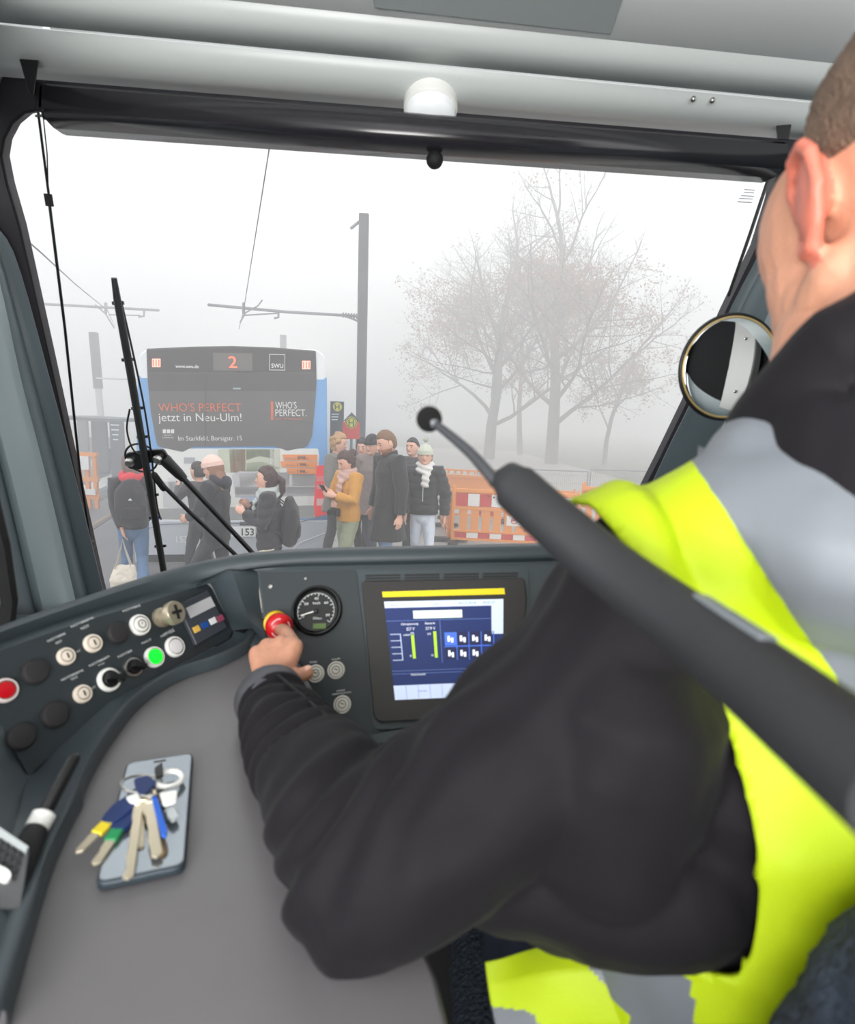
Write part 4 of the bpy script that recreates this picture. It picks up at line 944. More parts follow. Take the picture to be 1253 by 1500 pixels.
def person(label, px, py, d, zg, face, hair='short', haircol=(70, 52, 44), top=(60, 60, 64), legs=(60, 66, 80), armL=None, armR=None, stride=.1, bulk=1.0, hem=.50, puffer=False,
           nod=0, turn=0, beard=None, scarf=None, beanie=None, hood=None, group=None, female=False, flare=1.0, shoe=(40, 38, 38), collar=False, zip_=False):
    tp = at(px, py, d); H = tp.z - zg; 
    root = thing('person', label, 'person', V((tp.x, tp.y, zg)), rz=math.atan2(face[1], face[0]), group=group)
    h = lambda x, y, z: V((x * H, y * H, z * H))
    K = dict(parent=root, local=True)
    rnd = random.Random(int(px * 7 + py))
    hy = Matrix.Rotation(turn, 3, 'Z') @ Matrix.Rotation(nod, 3, 'Y')
    hc = h(.012 + .03 * nod, 0, .922 - .008 * abs(nod)); hr = V((.0615, .050, .0745)) * H
    hp = lambda x, y, z: hc + hy @ V((x * H * 1.1, y * H * 1.1, z * H * 1.1))
    sh = {s: h(.0, s * (.098 if female else .108), .812) for s in (1, -1)}
    hang = ((.0, .025, -.165), (.035, .03, -.315))
    arms = {1: armL or hang, -1: armR or hang}
    EL, WR = {}, {}
    for s in (1, -1):
        e, w = arms[s]; EL[s] = sh[s] + h(e[0], e[1] * s, e[2]); WR[s] = sh[s] + h(w[0], w[1] * s, w[2])
    lg = {1: ((stride * .75, .052, .285), (stride * 1.1, .054, .045)), -1: ((-stride * .1, -.052, .285), (-stride * 1.2, -.054, .045 + abs(stride) * .25))}
    # body: one continuous surface
    b = MB()
    b.ball(hc, hr, 20, 14, hy); b.ball(hp(.012, 0, -.028), (.044 * H, .037 * H, .044 * H), 16, 10, hy)       # cranium, jaw
    b.ball(hp(.057, 0, -.012), (.011 * H, .008 * H, .014 * H), 8, 6, hy)                                       # nose
    b.ball(hp(.048, 0, -.045), (.012 * H, .014 * H, .01 * H), 8, 6, hy)
    for s in (1, -1): b.ball(hp(-.002, .046 * s, -.008), (.010 * H, .005 * H, .017 * H), 8, 6, hy)             # ears
    b.tube([h(-.004, 0, .80), hp(-.008, 0, -.04)], [.036 * H, .03 * H], 12)
    b.tube([h(0, 0, .50), h(0, 0, .60), h(.005, 0, .72), h(0, 0, .80)], [(.078 * H, .055 * H), (.07 * H, .048 * H), (.085 * H, .058 * H), (.06 * H, .042 * H)], 16, ref=V((0, 1, 0)))
    for s in (1, -1):
        b.tube([sh[s] * .7 + h(0, 0, .79) * .3, sh[s], EL[s], WR[s]], [.03 * H, .028 * H, .022 * H, .016 * H], 10)
        hd = (WR[s] - EL[s]).normalized(); sd = perp(hd, V((0, 1, 0)))[0]; ot = hd.cross(sd); 
        wide = ot if abs(ot.x) > .5 else ot
        b.tube([WR[s], WR[s] + hd * .028 * H, WR[s] + hd * .05 * H], [(.012 * H, .016 * H), (.013 * H, .024 * H), (.011 * H, .024 * H)], 10, ref=sd)
        for f in range(4):
            o = ot * (.0165 - .0110 * f) * H; L = (.034, .04, .037, .028)[f]; c0 = WR[s] + hd * .048 * H + o
            b.tube([c0, c0 + hd * L * .55 * H - sd * s * .003 * H, c0 + hd * L * H - sd * s * .012 * H], [.0052 * H, .0048 * H, .004 * H], 6)
        b.tube([WR[s] + hd * .015 * H + ot * .016 * H, WR[s] + hd * .036 * H + ot * .032 * H, WR[s] + hd * .055 * H + ot * .034 * H], [.007 * H, .006 * H, .005 * H], 6)
        k, a = h(*lg[s][0]), h(*lg[s][1])
        b.tube([h(0, .05 * s, .50), k, a], [.042 * H, .028 * H, .018 * H], 10); b.tube([a + h(-.02, 0, -.025), a + h(.07, 0, -.03)], [(.02 * H, .016 * H), (.018 * H, .012 * H)], 8)
    link('body', blob(b, .0085, 2), M_skin, **K)
    # trousers and shoes
    b = MB(); b.tube([h(0, 0, .47), h(0, 0, .56)], [(.088 * H, .066 * H), (.08 * H, .056 * H)], 16, ref=V((0, 1, 0)))
    for s in (1, -1):
        k, a = h(*lg[s][0]), h(*lg[s][1])
        b.tube([h(0, .045 * s, .50), h(0, .045 * s, .50) * .5 + k * .5, k, k * .4 + a * .6, a], [.055 * H, .048 * H * flare ** .5, .038 * H * flare, .034 * H * flare * 1.1, .03 * H * flare * 1.2], 12)
    cl = 'trousers_%d_%d_%d' % legs
    link('trousers', blob(b, .012, 2, folds(.012, 9, px)), cloth(cl, legs), **K)
    for s in (1, -1):
        a = h(*lg[s][1]); b = MB(); b.tube([a + h(-.025, 0, -.022), a + h(.03, 0, -.026), a + h(.075, 0, -.03)], [(.024 * H, .022 * H), (.026 * H, .02 * H), (.022 * H, .014 * H)], 12, ref=V((0, 1, 0)))
        b.build('shoe', mat('shoe_%d' % shoe[0], shoe, .6), **K)
    # jacket or coat
    B = bulk * 1.07; tr = [(.085 * B * H, .064 * B * H), (.088 * B * H, .066 * B * H), (.08 * B * H, .06 * B * H), (.094 * B * H, .067 * B * H), (.072 * H * B, .05 * H * B), (.042 * H, .038 * H)]
    zz = [hem, min(hem + .1, .56), .62, .735, .80, .845]
    if hem < .45: tr[0] = (.105 * B * H, .098 * B * H); tr[1] = (.095 * B * H, .08 * B * H)
    b = MB(); b.tube([h(0, 0, z) for z in zz], tr, 20, ref=V((0, 1, 0)), cap='flat')
    for s in (1, -1):
        b.tube([h(0, .05 * s, .80), sh[s], sh[s] * .5 + EL[s] * .5, EL[s], EL[s] * .45 + WR[s] * .55, WR[s] - (WR[s] - EL[s]).normalized() * .006 * H], [r * B * H for r in (.045, .043, .039, .034, .031, .027)], 12, cap='flat')
    fd = folds(.010, 8, py)
    if puffer:
        dp_ = lambda p, n: fd(p, n) * .6 + .011 * abs(math.sin(p.z * 36 + .5 * math.sin(p.x * 9)))
    else: dp_ = fd
    jk = link('jacket', blob(b, .010, 3, dp_), cloth('jacket_%d_%d_%d' % top, top, .8), **K)
    if zip_:
        b = MB(); b.tube([h(.075 * B, 0, .60), h(.08 * B, 0, .72), h(.062 * B, .002, .80)], .004, 6); b.build('zip', M_print, jk, local=True)
    if collar:
        b = MB(); b.tube([h(-.01, 0, .815), h(.0, 0, .868)], [(.052 * H, .052 * H), (.048 * H, .05 * H)], 18, cap='flat'); link('collar', blob(b, .01, 2), cloth('jacket_%d_%d_%d' % top, top), jk, local=True)
    # face
    for s in (1, -1):
        b = MB(); b.ball(hp(.049, .017 * s, .004), (.004 * H, .006 * H, .0035 * H), 10, 6, hy); b.build('eye', M_eye, **K)
        b = MB(); b.tube([hp(.053, .008 * s, .016), hp(.050, .026 * s, .016)], .0025 * H, 6); b.build('eyebrow', mat('hair_%d_%d_%d' % haircol, haircol, .7), **K)
    b = MB(); b.ball(hp(.049, 0, -.032), (.006 * H, .014 * H, .0035 * H), 10, 6, hy); b.build('mouth', M_lip, **K)
    # hair
    Mh = mat('hair_%d_%d_%d' % haircol, haircol, .65, bump=.9, bscale=60, var=.2, vscale=40)
    if hair:
        def fn(d):
            low = -.05 if d.x > -.1 else -.55
            if hair != 'short': low = -.1 if d.x > .1 else -.75
            if (d.x > .18 and d.z < .42) or (d.x > .45 and d.z < .6): return .93
            if d.z < low: return .93
            if hair == 'short' and abs(d.y) > .75 and d.z < .25 and d.x > -.25: return .985
            return (1.10 if hair == 'short' else 1.13) + .02 * noise.noise(d * 6)
        b = skull(V((0, 0, 0)), hr, fn)
        b.v = [hc + hy @ v for v in b.v]
        if hair == 'pony': b.tube([hp(-.055, 0, .015), hp(-.085, 0, -.01), hp(-.085, -.01, -.07), hp(-.065, -.015, -.12)], [.016 * H, .022 * H, .02 * H, .008 * H], 10)
        if hair == 'bun': b.ball(hp(-.065, 0, .03), .03 * H, 12, 8)
        if hair == 'curly':
            for i in range(26): 
                q = V((rnd.uniform(-1, .35), rnd.uniform(-1, 1), rnd.uniform(-.1, 1))).normalized(); b.ball(hc + hy @ V((q.x * hr.x, q.y * hr.y, q.z * hr.z)) * 1.08, .017 * H, 8, 6)
        if hair == 'long': b.tube([hp(-.03, 0, -.02), hp(-.045, 0, -.08), hp(-.04, 0, -.13)], [(.046 * H, .03 * H), (.05 * H, .026 * H), (.04 * H, .012 * H)], 12, ref=V((0, 1, 0)))
        link('hair', blob(b, .008, 1, lambda p, n: .004 * noise.noise(p * 60)), Mh, **K)
    if beard:
        def fb(d): return 1.13 if (d.x > .0 and d.z < -.26 and not (d.x > .86 and d.z > -.5 and abs(d.y) < .3)) else .9
        b = skull(V((0, 0, 0)), V((.0595, .0455, .077)) * H, fb); b.v = [hc + hy @ (v + V((.004 * H, 0, -.008 * H))) for v in b.v]; b.build('beard', mat('beard_col', beard, .8, bump=.8, bscale=80), **K)
    if beanie:
        bc, pom, ribbed = beanie; Mb = cloth('beanie_%d' % bc[1], bc)
        b = skull(V((0, 0, 0)), hr, lambda d: 1.2 + .03 * math.sin(math.atan2(d.y, d.x) * 22) if d.z > .22 - .25 * d.x * -1 * 0 else .9); b.v = [hc + hy @ v for v in b.v]
        bo = link('beanie', blob(b, .009, 1), Mb, **K)
        b = MB(); b.tube([hp(0, 0, .012), hp(0, 0, .036)], [(.072 * H, .060 * H)] * 2, 20, ref=hy @ V((1, 0, 0)), cap='flat'); b.build('beanie_cuff', Mb, bo, local=True)
        if pom: 
            b = MB(); c_ = hp(-.005, 0, .105)
            for i in range(30):
                q = V((rnd.uniform(-1, 1), rnd.uniform(-1, 1), rnd.uniform(-1, 1))).normalized(); b.tube([c_, c_ + q * .022 * H], [.010 * H, .004 * H], 5)
            b.build('pompom', Mb, bo, local=True)
    if scarf:
        b = MB(); 
        for i, (z, r, q) in enumerate(((.835, .052, .020), (.855, .046, .018), (.815, .058, .02))):
            b.torus(h(.008, 0, z), V((.15, .1 * (i - 1), 1)), r * H, q * H, 22, 8)
        b.tube([h(.055, .01, .82), h(.085, .015, .77), h(.09, .01, .71)], [(.03 * H, .014 * H)] * 3, 10, ref=V((0, 1, 0)))
        link('scarf', blob(b, .010, 2, lambda p, n: .006 * math.sin(p.z * 90 + p.y * 30)), cloth('scarf_%d_%d' % scarf[:2], scarf), **K)
    if hood:
        b = MB(); b.torus(h(-.03, 0, .85), V((-.5, 0, 1)), .050 * H, .024 * H, 24, 10); b.ball(h(-.065, 0, .835), (.035 * H, .055 * H, .045 * H), 14, 10)
        link('hood', blob(b, .010, 2, folds(.006, 12)), cloth('hood_%d_%d' % hood[:2], hood), **K)
    return root, H, h, sh, EL, WR
def world(root, p): return root.location + Matrix.Rotation(root.rotation_euler.z, 3, 'Z') @ p
def backpack(root, H, h, label, col, logo=False, up=.66):
    c = world(root, h(-.125, 0, up)); t = thing('backpack', label, 'bag', c, rz=root.rotation_euler.z)
    b = MB(); b.tube([V((0, 0, -.2)), V((-.01, 0, -.05)), V((-.005, 0, .12)), V((.0, 0, .2))], [(.15, .085), (.155, .10), (.15, .085), (.10, .05)], 18, ref=V((0, 1, 0)))
    Mb = cloth('pack_%d' % col[0], col); link('pack_body', blob(b, .012, 2, folds(.012, 10)), Mb, t, local=True)
    b = MB(); b.tube([V((-.08, 0, -.16)), V((-.1, 0, -.06))], [(.11, .035), (.10, .02)], 14, ref=V((0, 1, 0))); link('front_pocket', blob(b, .012, 2), Mb, t, local=True)
    for s in (1, -1):
        b = MB(); b.tube([V((.05, .07 * s, .17)), V((.13, .08 * s, .235)), V((.225, .09 * s, .18)), V((.235, .10 * s, .02)), V((.15, .13 * s, -.1)), V((.06, .12 * s, -.15))], [(.02, .007)] * 6, 8, ref=V((0, 1, 0))); b.build('strap', Mb, t, local=True)
    if logo:
        b = MB(); b.add([V((-.118, -.02, .03)), V((-.118, .02, .03)), V((-.118, 0, .055)), V((-.105, -.02, .03)), V((-.105, .02, .03)), V((-.105, 0, .055))], [(0, 1, 2), (5, 4, 3), (0, 3, 4, 1), (1, 4, 5, 2), (2, 5, 3, 0)]); b.build('triangle_badge', M_print, t, local=True, smooth=0)
    return t
# crossing in front of the bus
P1 = person('person seen from behind with red hood and black backpack, crossing at left', 190, 664, 6.3, 0, (-.35, .94), hair='long', haircol=(112, 92, 84), top=(46, 44, 50), legs=(92, 122, 158), female=True, stride=.11, bulk=1.08,
            turn=.5, hood=(206, 48, 62), armL=((-.02, .0, -.165), (-.05, -.035, -.31)), armR=((.03, .0, -.16), (.1, -.02, -.29)), hem=.49)
backpack(P1[0], P1[1], P1[2], 'black backpack with a small white triangle, on the person with a red hood', (40, 38, 42), True, .69)
wr_ = world(P1[0], P1[5][1]); hd = wr_ + V((0, 0, -.09))
tb = thing('tote_bag', 'cream cloth tote bag hanging from the hand of the person at left', 'bag', hd + V((0, 0, -.62)))
Mt = cloth('cream_canvas', (226, 216, 200)); b = MB()
b.tube([V((0, 0, .0)), V((.01, 0, .12)), V((0, 0, .27))], [(.15, .05), (.17, .065), (.11, .025)], 18, ref=V((1, 0, 0))); link('bag_body', blob(b, .012, 2, folds(.02, 9)), Mt, tb, local=True)
for s in (-1, 1):
    b = MB(); b.tube([V((-.09, .02 * s, .25)), V((-.03, .01 * s, .45)), V((0, 0, .585)), V((.03, .01 * s, .45)), V((.09, .02 * s, .25))], [(.012, .004)] * 5, 8, ref=V((0, 1, 0))); b.build('bag_handle', Mt, tb, local=True)
P2 = person('person in a pale pink beanie and long black hooded coat striding left before the bus', 316, 668, 6.05, 0, (-.98, .2), hair='long', haircol=(150, 112, 92), top=(34, 34, 42), legs=(52, 52, 58), female=True, stride=.17, bulk=1.12,
            beanie=((234, 198, 186), False, False), hood=(38, 40, 52), hem=.45, nod=.2, armR=((.05, .03, -.16), (.14, .0, -.18)), armL=((.05, .03, -.16), (.14, .0, -.2)))
P2b = person('person half hidden in front of the pink beanie wearer, raising a phone, dark jacket', 291, 676, 6.9, 0, (-.8, .5), hair='short', haircol=(60, 52, 50), top=(74, 72, 76), legs=(60, 60, 66), stride=.08, armL=((.08, .03, -.09), (.16, -.04, -.02)), armR=((.08, .03, -.12), (.17, -.02, -.1)))
P3 = person('person with dark ponytail, grey scarf, black quilted jacket and cream trousers walking left', 394, 683, 5.75, 0, (-.97, -.12), hair='pony', haircol=(74, 54, 54), top=(48, 46, 52), legs=(222, 212, 194), female=True, stride=.09, puffer=True, bulk=1.1, hem=.47,
            scarf=(176, 182, 178), flare=1.3, armR=((.04, .03, -.15), (.13, -.05, -.07)), armL=((.03, .04, -.16), (.14, -.03, -.10)))
backpack(P3[0], P3[1], P3[2], 'large black backpack on the person with the ponytail and scarf', (44, 42, 46), False, .66)
# group on the platform to the right of the bus
P4 = person('person with curly blond hair and grey coat at the bus corner, facing right', 494, 634, 7.6, ZP, (.9, -.35), hair='curly', haircol=(176, 138, 100), top=(118, 116, 110), legs=(48, 48, 54), female=True, stride=.05, bulk=1.1, hem=.40, nod=.15)
P5 = person('person in mustard yellow jacket, pink scarf and sage green trousers looking at a phone', 512, 659, 6.4, ZP, (-.78, -.62), hair='bun', haircol=(78, 58, 54), top=(200, 142, 60), legs=(142, 146, 122), female=True, stride=.10, bulk=1.12, hem=.50, nod=.45, flare=1.15,
            scarf=(196, 160, 148), armL=((.05, .03, -.15), (.15, -.04, -.12)), armR=((.05, .02, -.15), (.15, -.05, -.11)))
P6 = person('person with dark curly hair between the mustard jacket and the black cap, black coat', 533, 643, 7.9, ZP, (-.3, -.95), hair='curly', haircol=(46, 38, 38), top=(44, 44, 48), legs=(44, 44, 50), stride=.06, hem=.34, bulk=1.1)
P7 = person('person in black knit cap and taupe overcoat behind the tall bearded person', 548, 637, 7.5, ZP, (-.55, -.83), hair='short', haircol=(40, 36, 38), top=(128, 114, 112), legs=(56, 62, 76), beanie=((30, 30, 36), False, False), stride=.08, hem=.40, bulk=1.08, nod=.15)
P8 = person('tall bearded person in a long black coat and jeans, arm hanging, looking down left', 572, 629, 6.5, ZP, (-.88, -.48), hair='short', haircol=(122, 92, 68), top=(34, 34, 38), legs=(112, 134, 164), stride=.05, hem=.31, bulk=1.16, nod=.4, beard=(146, 98, 70), collar=True,
            armL=((-.01, .04, -.165), (.0, .04, -.33)))
P9 = person('person with short black hair standing behind the pompom hat', 606, 641, 7.9, ZP, (-.5, -.86), hair='short', haircol=(42, 36, 36), top=(52, 52, 58), legs=(50, 52, 60), stride=.04)
P10 = person('person in pale pompom hat and white scarf, black quilted jacket, white jeans', 624, 652, 6.9, ZP, (-.15, -.98), hair='long', haircol=(150, 120, 96), top=(38, 38, 42), legs=(206, 212, 224), female=True, stride=.07, puffer=True, bulk=1.16, hem=.50, scarf=(222, 218, 214),
             beanie=((196, 200, 184), True, True), hood=(226, 226, 226), zip_=True, armL=((.0, .06, -.165), (.02, .06, -.32)))
# things in their hands
def phone_at(root, WR, label):
    c = world(root, (WR[1] + WR[-1]) * .5 + V((.09, 0, .05))); t = thing('mobile_phone', label, 'phone', c, rz=root.rotation_euler.z)
    MB().box((0, 0, 0), (.012, .075, .15), Matrix.Rotation(.6, 3, 'Y')).build('phone_body', M_black, t, local=True, bevel=.004)
    MB().box((-.0055, 0, .004), (.004, .068, .135), Matrix.Rotation(.6, 3, 'Y')).build('phone_screen', mat('phone_glass', (60, 66, 74), .15), t, local=True)
phone_at(P5[0], P5[5], 'black phone held by the person in the mustard jacket'); phone_at(P2b[0], P2b[5], 'dark phone raised by the person beside the pink beanie')
c = world(P5[0], P5[2](.10, -.02, .565)); t_ = thing('camera', 'small black camera hanging at the waist of the mustard jacket', 'camera', c, rz=P5[0].rotation_euler.z)
MB().box((0, 0, 0), (.06, .13, .09)).build('camera_body', M_black, t_, local=True, bevel=.01); MB().lathe((.03, 0, 0), (1, 0, 0), [(.036, 0), (.036, .05), (.03, .055), (.001, .055)], 16).build('lens', M_blackm, t_, local=True)
# faint figure in the fog
person('dim figure waiting in the fog by the shelter at far left', 158, 651, 18, .16, (.2, -.95), hair='short', haircol=(60, 56, 56), top=(60, 60, 64), legs=(60, 60, 66), stride=.02, bulk=1.1)
# ================================================================ wiper outside the glass
wp = thing('windscreen_wiper', 'long black wiper blade with two hinged arms outside the windscreen', 'wiper', WS.q(210, 675, -.06))
q = lambda x, y, o=-.055: WS.q(x, y, o)
b = MB(); b.tube([q(167, 407), q(172, 440), q(191, 545), q(212, 670), q(228, 765), q(240, 838)], [.0075, .0105, .0115, .0115, .0115, .0115], 10, cap='flat'); b.build('blade', M_black, wp)
b = MB(); b.tube([q(170, 440, -.045), q(189, 545, -.045), q(210, 670, -.045), q(238, 838, -.045)], .0035, 6); b.build('rubber_lip', M_blackm, wp)
for pts in ([(178, 443), (196, 522), (212, 600), (222, 668), (230, 740), (236, 760)], [(190, 600), (186, 630), (196, 660), (215, 668)]):
    MB().tube(spline([q(x, y, -.075) for x, y in pts], 20), .003, 6).build('washer_hose', M_black, wp)
for x, y in ((171, 444), (185, 527), (199, 598), (207, 640), (222, 725), (225, 758), (233, 800)):
    b = MB(); b.bar(q(x - 6, y + .5, -.068), q(x + 10, y - .5, -.068), .009, .009); b.build('hose_clip', M_black, wp)
b = MB(); a = q(193, 674, -.09); c_ = q(234, 670, -.09)
b.prism(rounded([q(x, y, -.085) for x, y in ((184, 664), (206, 660), (240, 658), (248, 672), (238, 682), (222, 676), (206, 688), (188, 686))], .012), WS.n, .008, .004); b.build('pivot_plate', M_black, wp, bevel=.002)
for x, y in ((193, 674), (234, 670)):
    b = MB(); b.lathe(q(x, y, -.09), WS.n, [(.016, 0), (.016, .02), (.012, .024), (.011, .03), (.002, .031)], 16); b.build('pivot_nut', M_steel, wp)
b = MB(); b.torus(q(207, 671, -.1), WS.n, .052, .0035, 28, 6); b.build('hose_loop', M_black, wp)
b = MB(); b.tube([q(240, 672, -.085), q(262, 694, -.085), q(270, 702, -.085)], [.021, .018, .014], 10, cap='flat'); b.tube([q(266, 698, -.08), q(320, 756, -.075), q(372, 812, -.07), q(430, 875, -.07)], [.010, .009, .009, .009], 8); b.build('wiper_arm', M_black, wp)
b = MB(); b.tube([q(228, 700, -.085), q(280, 752, -.08), q(336, 804, -.07), q(420, 885, -.07)], .0078, 8); b.tube([q(226, 696, -.085), q(240, 715, -.085)], .012, 8); b.build('link_arm', M_black, wp)
MB().bar(q(278, 750, -.09), q(286, 758, -.09), .02, .014).build('arm_clip', M_black, wp)
# convex mirror outside the right window
mc = at(1070, 539, .95); tgt = V((1.1, .05, 2.2)); mn = ((CAM - mc).normalized() + (tgt - mc).normalized()).normalized()
mr = thing('round_mirror', 'round convex mirror with brass coloured rim beside the right pillar', 'mirror', mc)
R0 = .081
mm = mat('mirror_glass', (235, 238, 238), .02, metal=1)
b = MB(); prof_ = [(R0 * math.sin(a), R0 * .30 * math.cos(a) - R0 * .1) for a in [math.pi / 2 * (1 - i / 12) for i in range(13)]]
b.lathe(mc, mn, [(R0 * math.sin(math.pi / 2 * (1 - i / 14)) if i < 14 else .0002, R0 * .05 * math.sin(math.pi / 2 * i / 14)) for i in range(15)], 48); b.build('mirror_glass', mm, mr, smooth=80)
b = MB(); b.torus(mc, mn, R0, .0022, 64, 8); b.build('brass_rim', mat('brass_rim', (214, 186, 128), .35, metal=.5), mr)
b = MB(); b.torus(mc - mn * .002, mn, R0 + .0035, .0035, 64, 8); b.lathe(mc - mn * .012, mn, [(R0 * .9, -.012), (R0 + .002, 0), (R0 + .003, .01)], 48); b.build('mirror_housing', M_black, mr)
b = MB(); b.tube([mc - mn * .02, mc - mn * .05 + V((.03, .01, -.03)), mc + V((.16, .06, -.1))], .008, 10); b.build('mirror_arm', M_black, mr)
# ================================================================ the driver
M_dskin = mat('driver_skin', (204, 147, 120), .5, var=.06, vscale=22, bump=.12, bscale=220)
M_jkt = mat('black_softshell', (25, 23, 27), .7, bump=.12, bscale=500, sheen=.03, spec=.15)
M_vest = mat('hi_vis_yellow', (180, 204, 5), .6, bump=.15, bscale=700)
M_refl = mat('reflective_tape', (116, 121, 128), .5, metal=.1, bump=.08, bscale=900)
E_ = at(1204, 352, .38)                       # outer ear
fw_ = V((.05, .96, -.20)).normalized(); rt_ = V((fw_.y, -fw_.x, 0)).normalized(); up_ = rt_.cross(fw_)
RH = Matrix((rt_, fw_, up_)).transposed()    # local head frame: x right, y face, z up
HC = E_ + rt_ * .078 + fw_ * .008 + up_ * .030
hd_ = lambda x, y, z: HC + RH @ V((x, y, z))
S_ = at(968, 862, .45); EL_ = at(545, 1290, .43); WR_ = at(397, 1025, .70)
NB = hd_(-.028, -.01, -.18); CH = V((HC.x - .0, S_.y - .0, S_.z - .14)); WA = V((CH.x, CH.y, 1.66)); PE = V((CH.x, CH.y + .05, 1.42))
dr = thing('person', 'driver in black jacket and yellow high-visibility vest, hand on the red emergency stop', 'person', V((PE.x, PE.y, 1.30)))
# --- body: head, neck, torso, both arms and the pressing hand as one surface
b = MB()
b.ball(hd_(0, -.012, .032), (.077, .097, .104), 28, 18, RH); b.ball(hd_(0, .028, -.03), (.060, .064, .082), 24, 16, RH)
b.ball(hd_(0, .05, -.075), (.040, .042, .034), 18, 12, RH); b.ball(hd_(0, .096, -.022), (.013, .018, .022), 12, 8, RH)
b.ball(hd_(0, .082, -.06), (.026, .014, .018), 12, 8, RH); b.tube([hd_(-.04, .083, .016), hd_(.04, .083, .016)], .012, 8)
for s in (-1, 1):
    b.ball(hd_(s * .046, .045, -.03), (.028, .040, .045), 14, 10, RH)                   # cheeks
    b.tube([hd_(s * .058, -.002, -.048), hd_(s * .052, .03, -.072), hd_(s * .03, .06, -.088)], .022, 12)   # jaw line
    b.ball(hd_(s * .046, .046, .008), (.032, .048, .062), 16, 12, RH); b.ball(hd_(s * .043, .036, -.055), (.030, .045, .050), 16, 12, RH)
    # ear: helix, lobe, concha, set off the skull
    pts = [hd_(s * x, y, z) for x, y, z in ((.076, .016, -.006), (.080, .020, .020), (.086, .010, .034), (.092, -.008, .035), (.094, -.020, .022), (.091, -.022, .002), (.086, -.015, -.018), (.080, -.003, -.032), (.077, .008, -.032), (.076, .012, -.016))]
    b.tube(pts, [.0035, .0042, .0048, .005, .005, .0048, .0045, .0062, .006, .004], 8)
    b.tube([hd_(s * .074, .0, .02), hd_(s * .080, -.006, -.012)], [(.016, .007), (.013, .006)], 10, ref=RH @ V((0, 1, .1)))
    b.ball(hd_(s * .084, -.004, .004), (.0065, .019, .032), 14, 10, RH @ Matrix.Rotation(s * .35, 3, 'Z'))
    b.tube([hd_(s * .082, .008, .022), hd_(s * .087, -.010, .016), hd_(s * .084, -.010, -.010)], .0035, 6)
b.tube([NB + V((0, .014, -.02)), hd_(-.008, -.010, -.095), hd_(0, -.012, -.03)], [.060, .066, .066], 22)
b.tube([NB + V((-.02, .03, .0)), hd_(-.03, .03, -.08)], [.052, .048], 18)
b.tube([PE, WA, CH, V((CH.x, CH.y + .005, S_.z - .02)), NB + V((0, .01, -.06))], [(.14, .09), (.13, .09), (.13, .09), (.10, .07), (.05, .045)], 24, ref=V((1, 0, 0)))
S2 = V((2 * CH.x - S_.x, S_.y, S_.z)); E2 = S2 + V((.06, .04, -.28)); W2 = E2 + V((-.06, .24, .0))
b.tube([S_, EL_, WR_], [.044, .036, .026], 16); b.tube([S2, E2, W2], [.044, .036, .026], 14)
b.tube([W2, W2 + V((-.01, .08, -.01))], [(.03, .016), (.035, .014)], 10)
for f in range(4): b.tube([W2 + V((.02 - .018 * f, .08, -.01)), W2 + V((.02 - .018 * f, .12, -.02)), W2 + V((.018 - .018 * f, .13, -.045))], .0085, 8)
b.tube([W2 + V((-.02, .03, 0)), W2 + V((-.05, .07, -.01))], .010, 8)
for s in (-1, 1):
    k = V((CH.x + s * .13, PE.y + .42, 1.44)); b.tube([PE + V((s * .09, 0, 0)), k, k + V((0, .1, -.26))], [.085, .06, .045], 14)
# the left hand
tip = es_tip + V((.0, -.0065, .0))
Hq = lambda x, y, d: at(x, y, d)
K1 = Hq(431, 948, .765); K2 = Hq(411, 944, .775); K3 = Hq(392, 947, .775); K4 = Hq(376, 957, .765)
P0 = Hq(400, 1003, .715)
b.tube([WR_ - (P0 - WR_) * .8, WR_, P0], [(.029, .022), (.029, .022), (.032, .022)], 18, ref=(K1 - K4).normalized())
for k, r in ((K1, .0125), (K2, .0125), (K3, .012), (K4, .011)):
    b.tube([P0 * .75 + k * .25 + V((0, .0, -.004)), P0 * .4 + k * .6 + V((0, 0, -.002)), k], [.018, .0155, r], 12)
I1 = K1 * .50 + tip * .50 + V((.000, .0, .006))
b.tube([K1, K1 * .72 + I1 * .28, I1, I1 * .4 + tip * .6 + V((0, 0, .002)), tip], [.0118, .0110, .0108, .0100, .0082], 14)
for k, r, q in ((K2, .0112, 0), (K3, .0106, 1), (K4, .0096, 2)):
    p1 = k + V((-.002, .034 - .004 * q, -.012)); p2 = p1 + V((.002, -.004, -.028)); p3 = p2 + V((.002, -.024, -.004))
    b.tube([k, k * .4 + p1 * .6, p1, p2, p3], [r, r * .95, r * .97, r * .88, r * .78], 12)
T0 = Hq(424, 1003, .715); T1 = Hq(434, 988, .725) + V((0, .008, -.006)); T2 = Hq(449, 986, .735)
b.tube([P0 + V((.006, .0, -.008)), T0 + V((0, .004, -.008)), T1, T2], [.016, .0145, .0115, .0095], 14)
def dd_(p, n):
    if (p - WR_).length < .2: return .0006 * noise.noise(p * 160)
    return .0006 * noise.noise(p * 90)
dbm = blob(b, .0026, 3, dd_)
for f in dbm.polygons:
    q = RH.transposed() @ (f.center - HC)
    if abs(q.x) > .0775 and -.045 < q.z < .05 and -.04 < q.y < .04: f.material_index = 1
link('body', dbm, [M_dskin, mat('ear_skin', (210, 118, 98), .5)], dr)
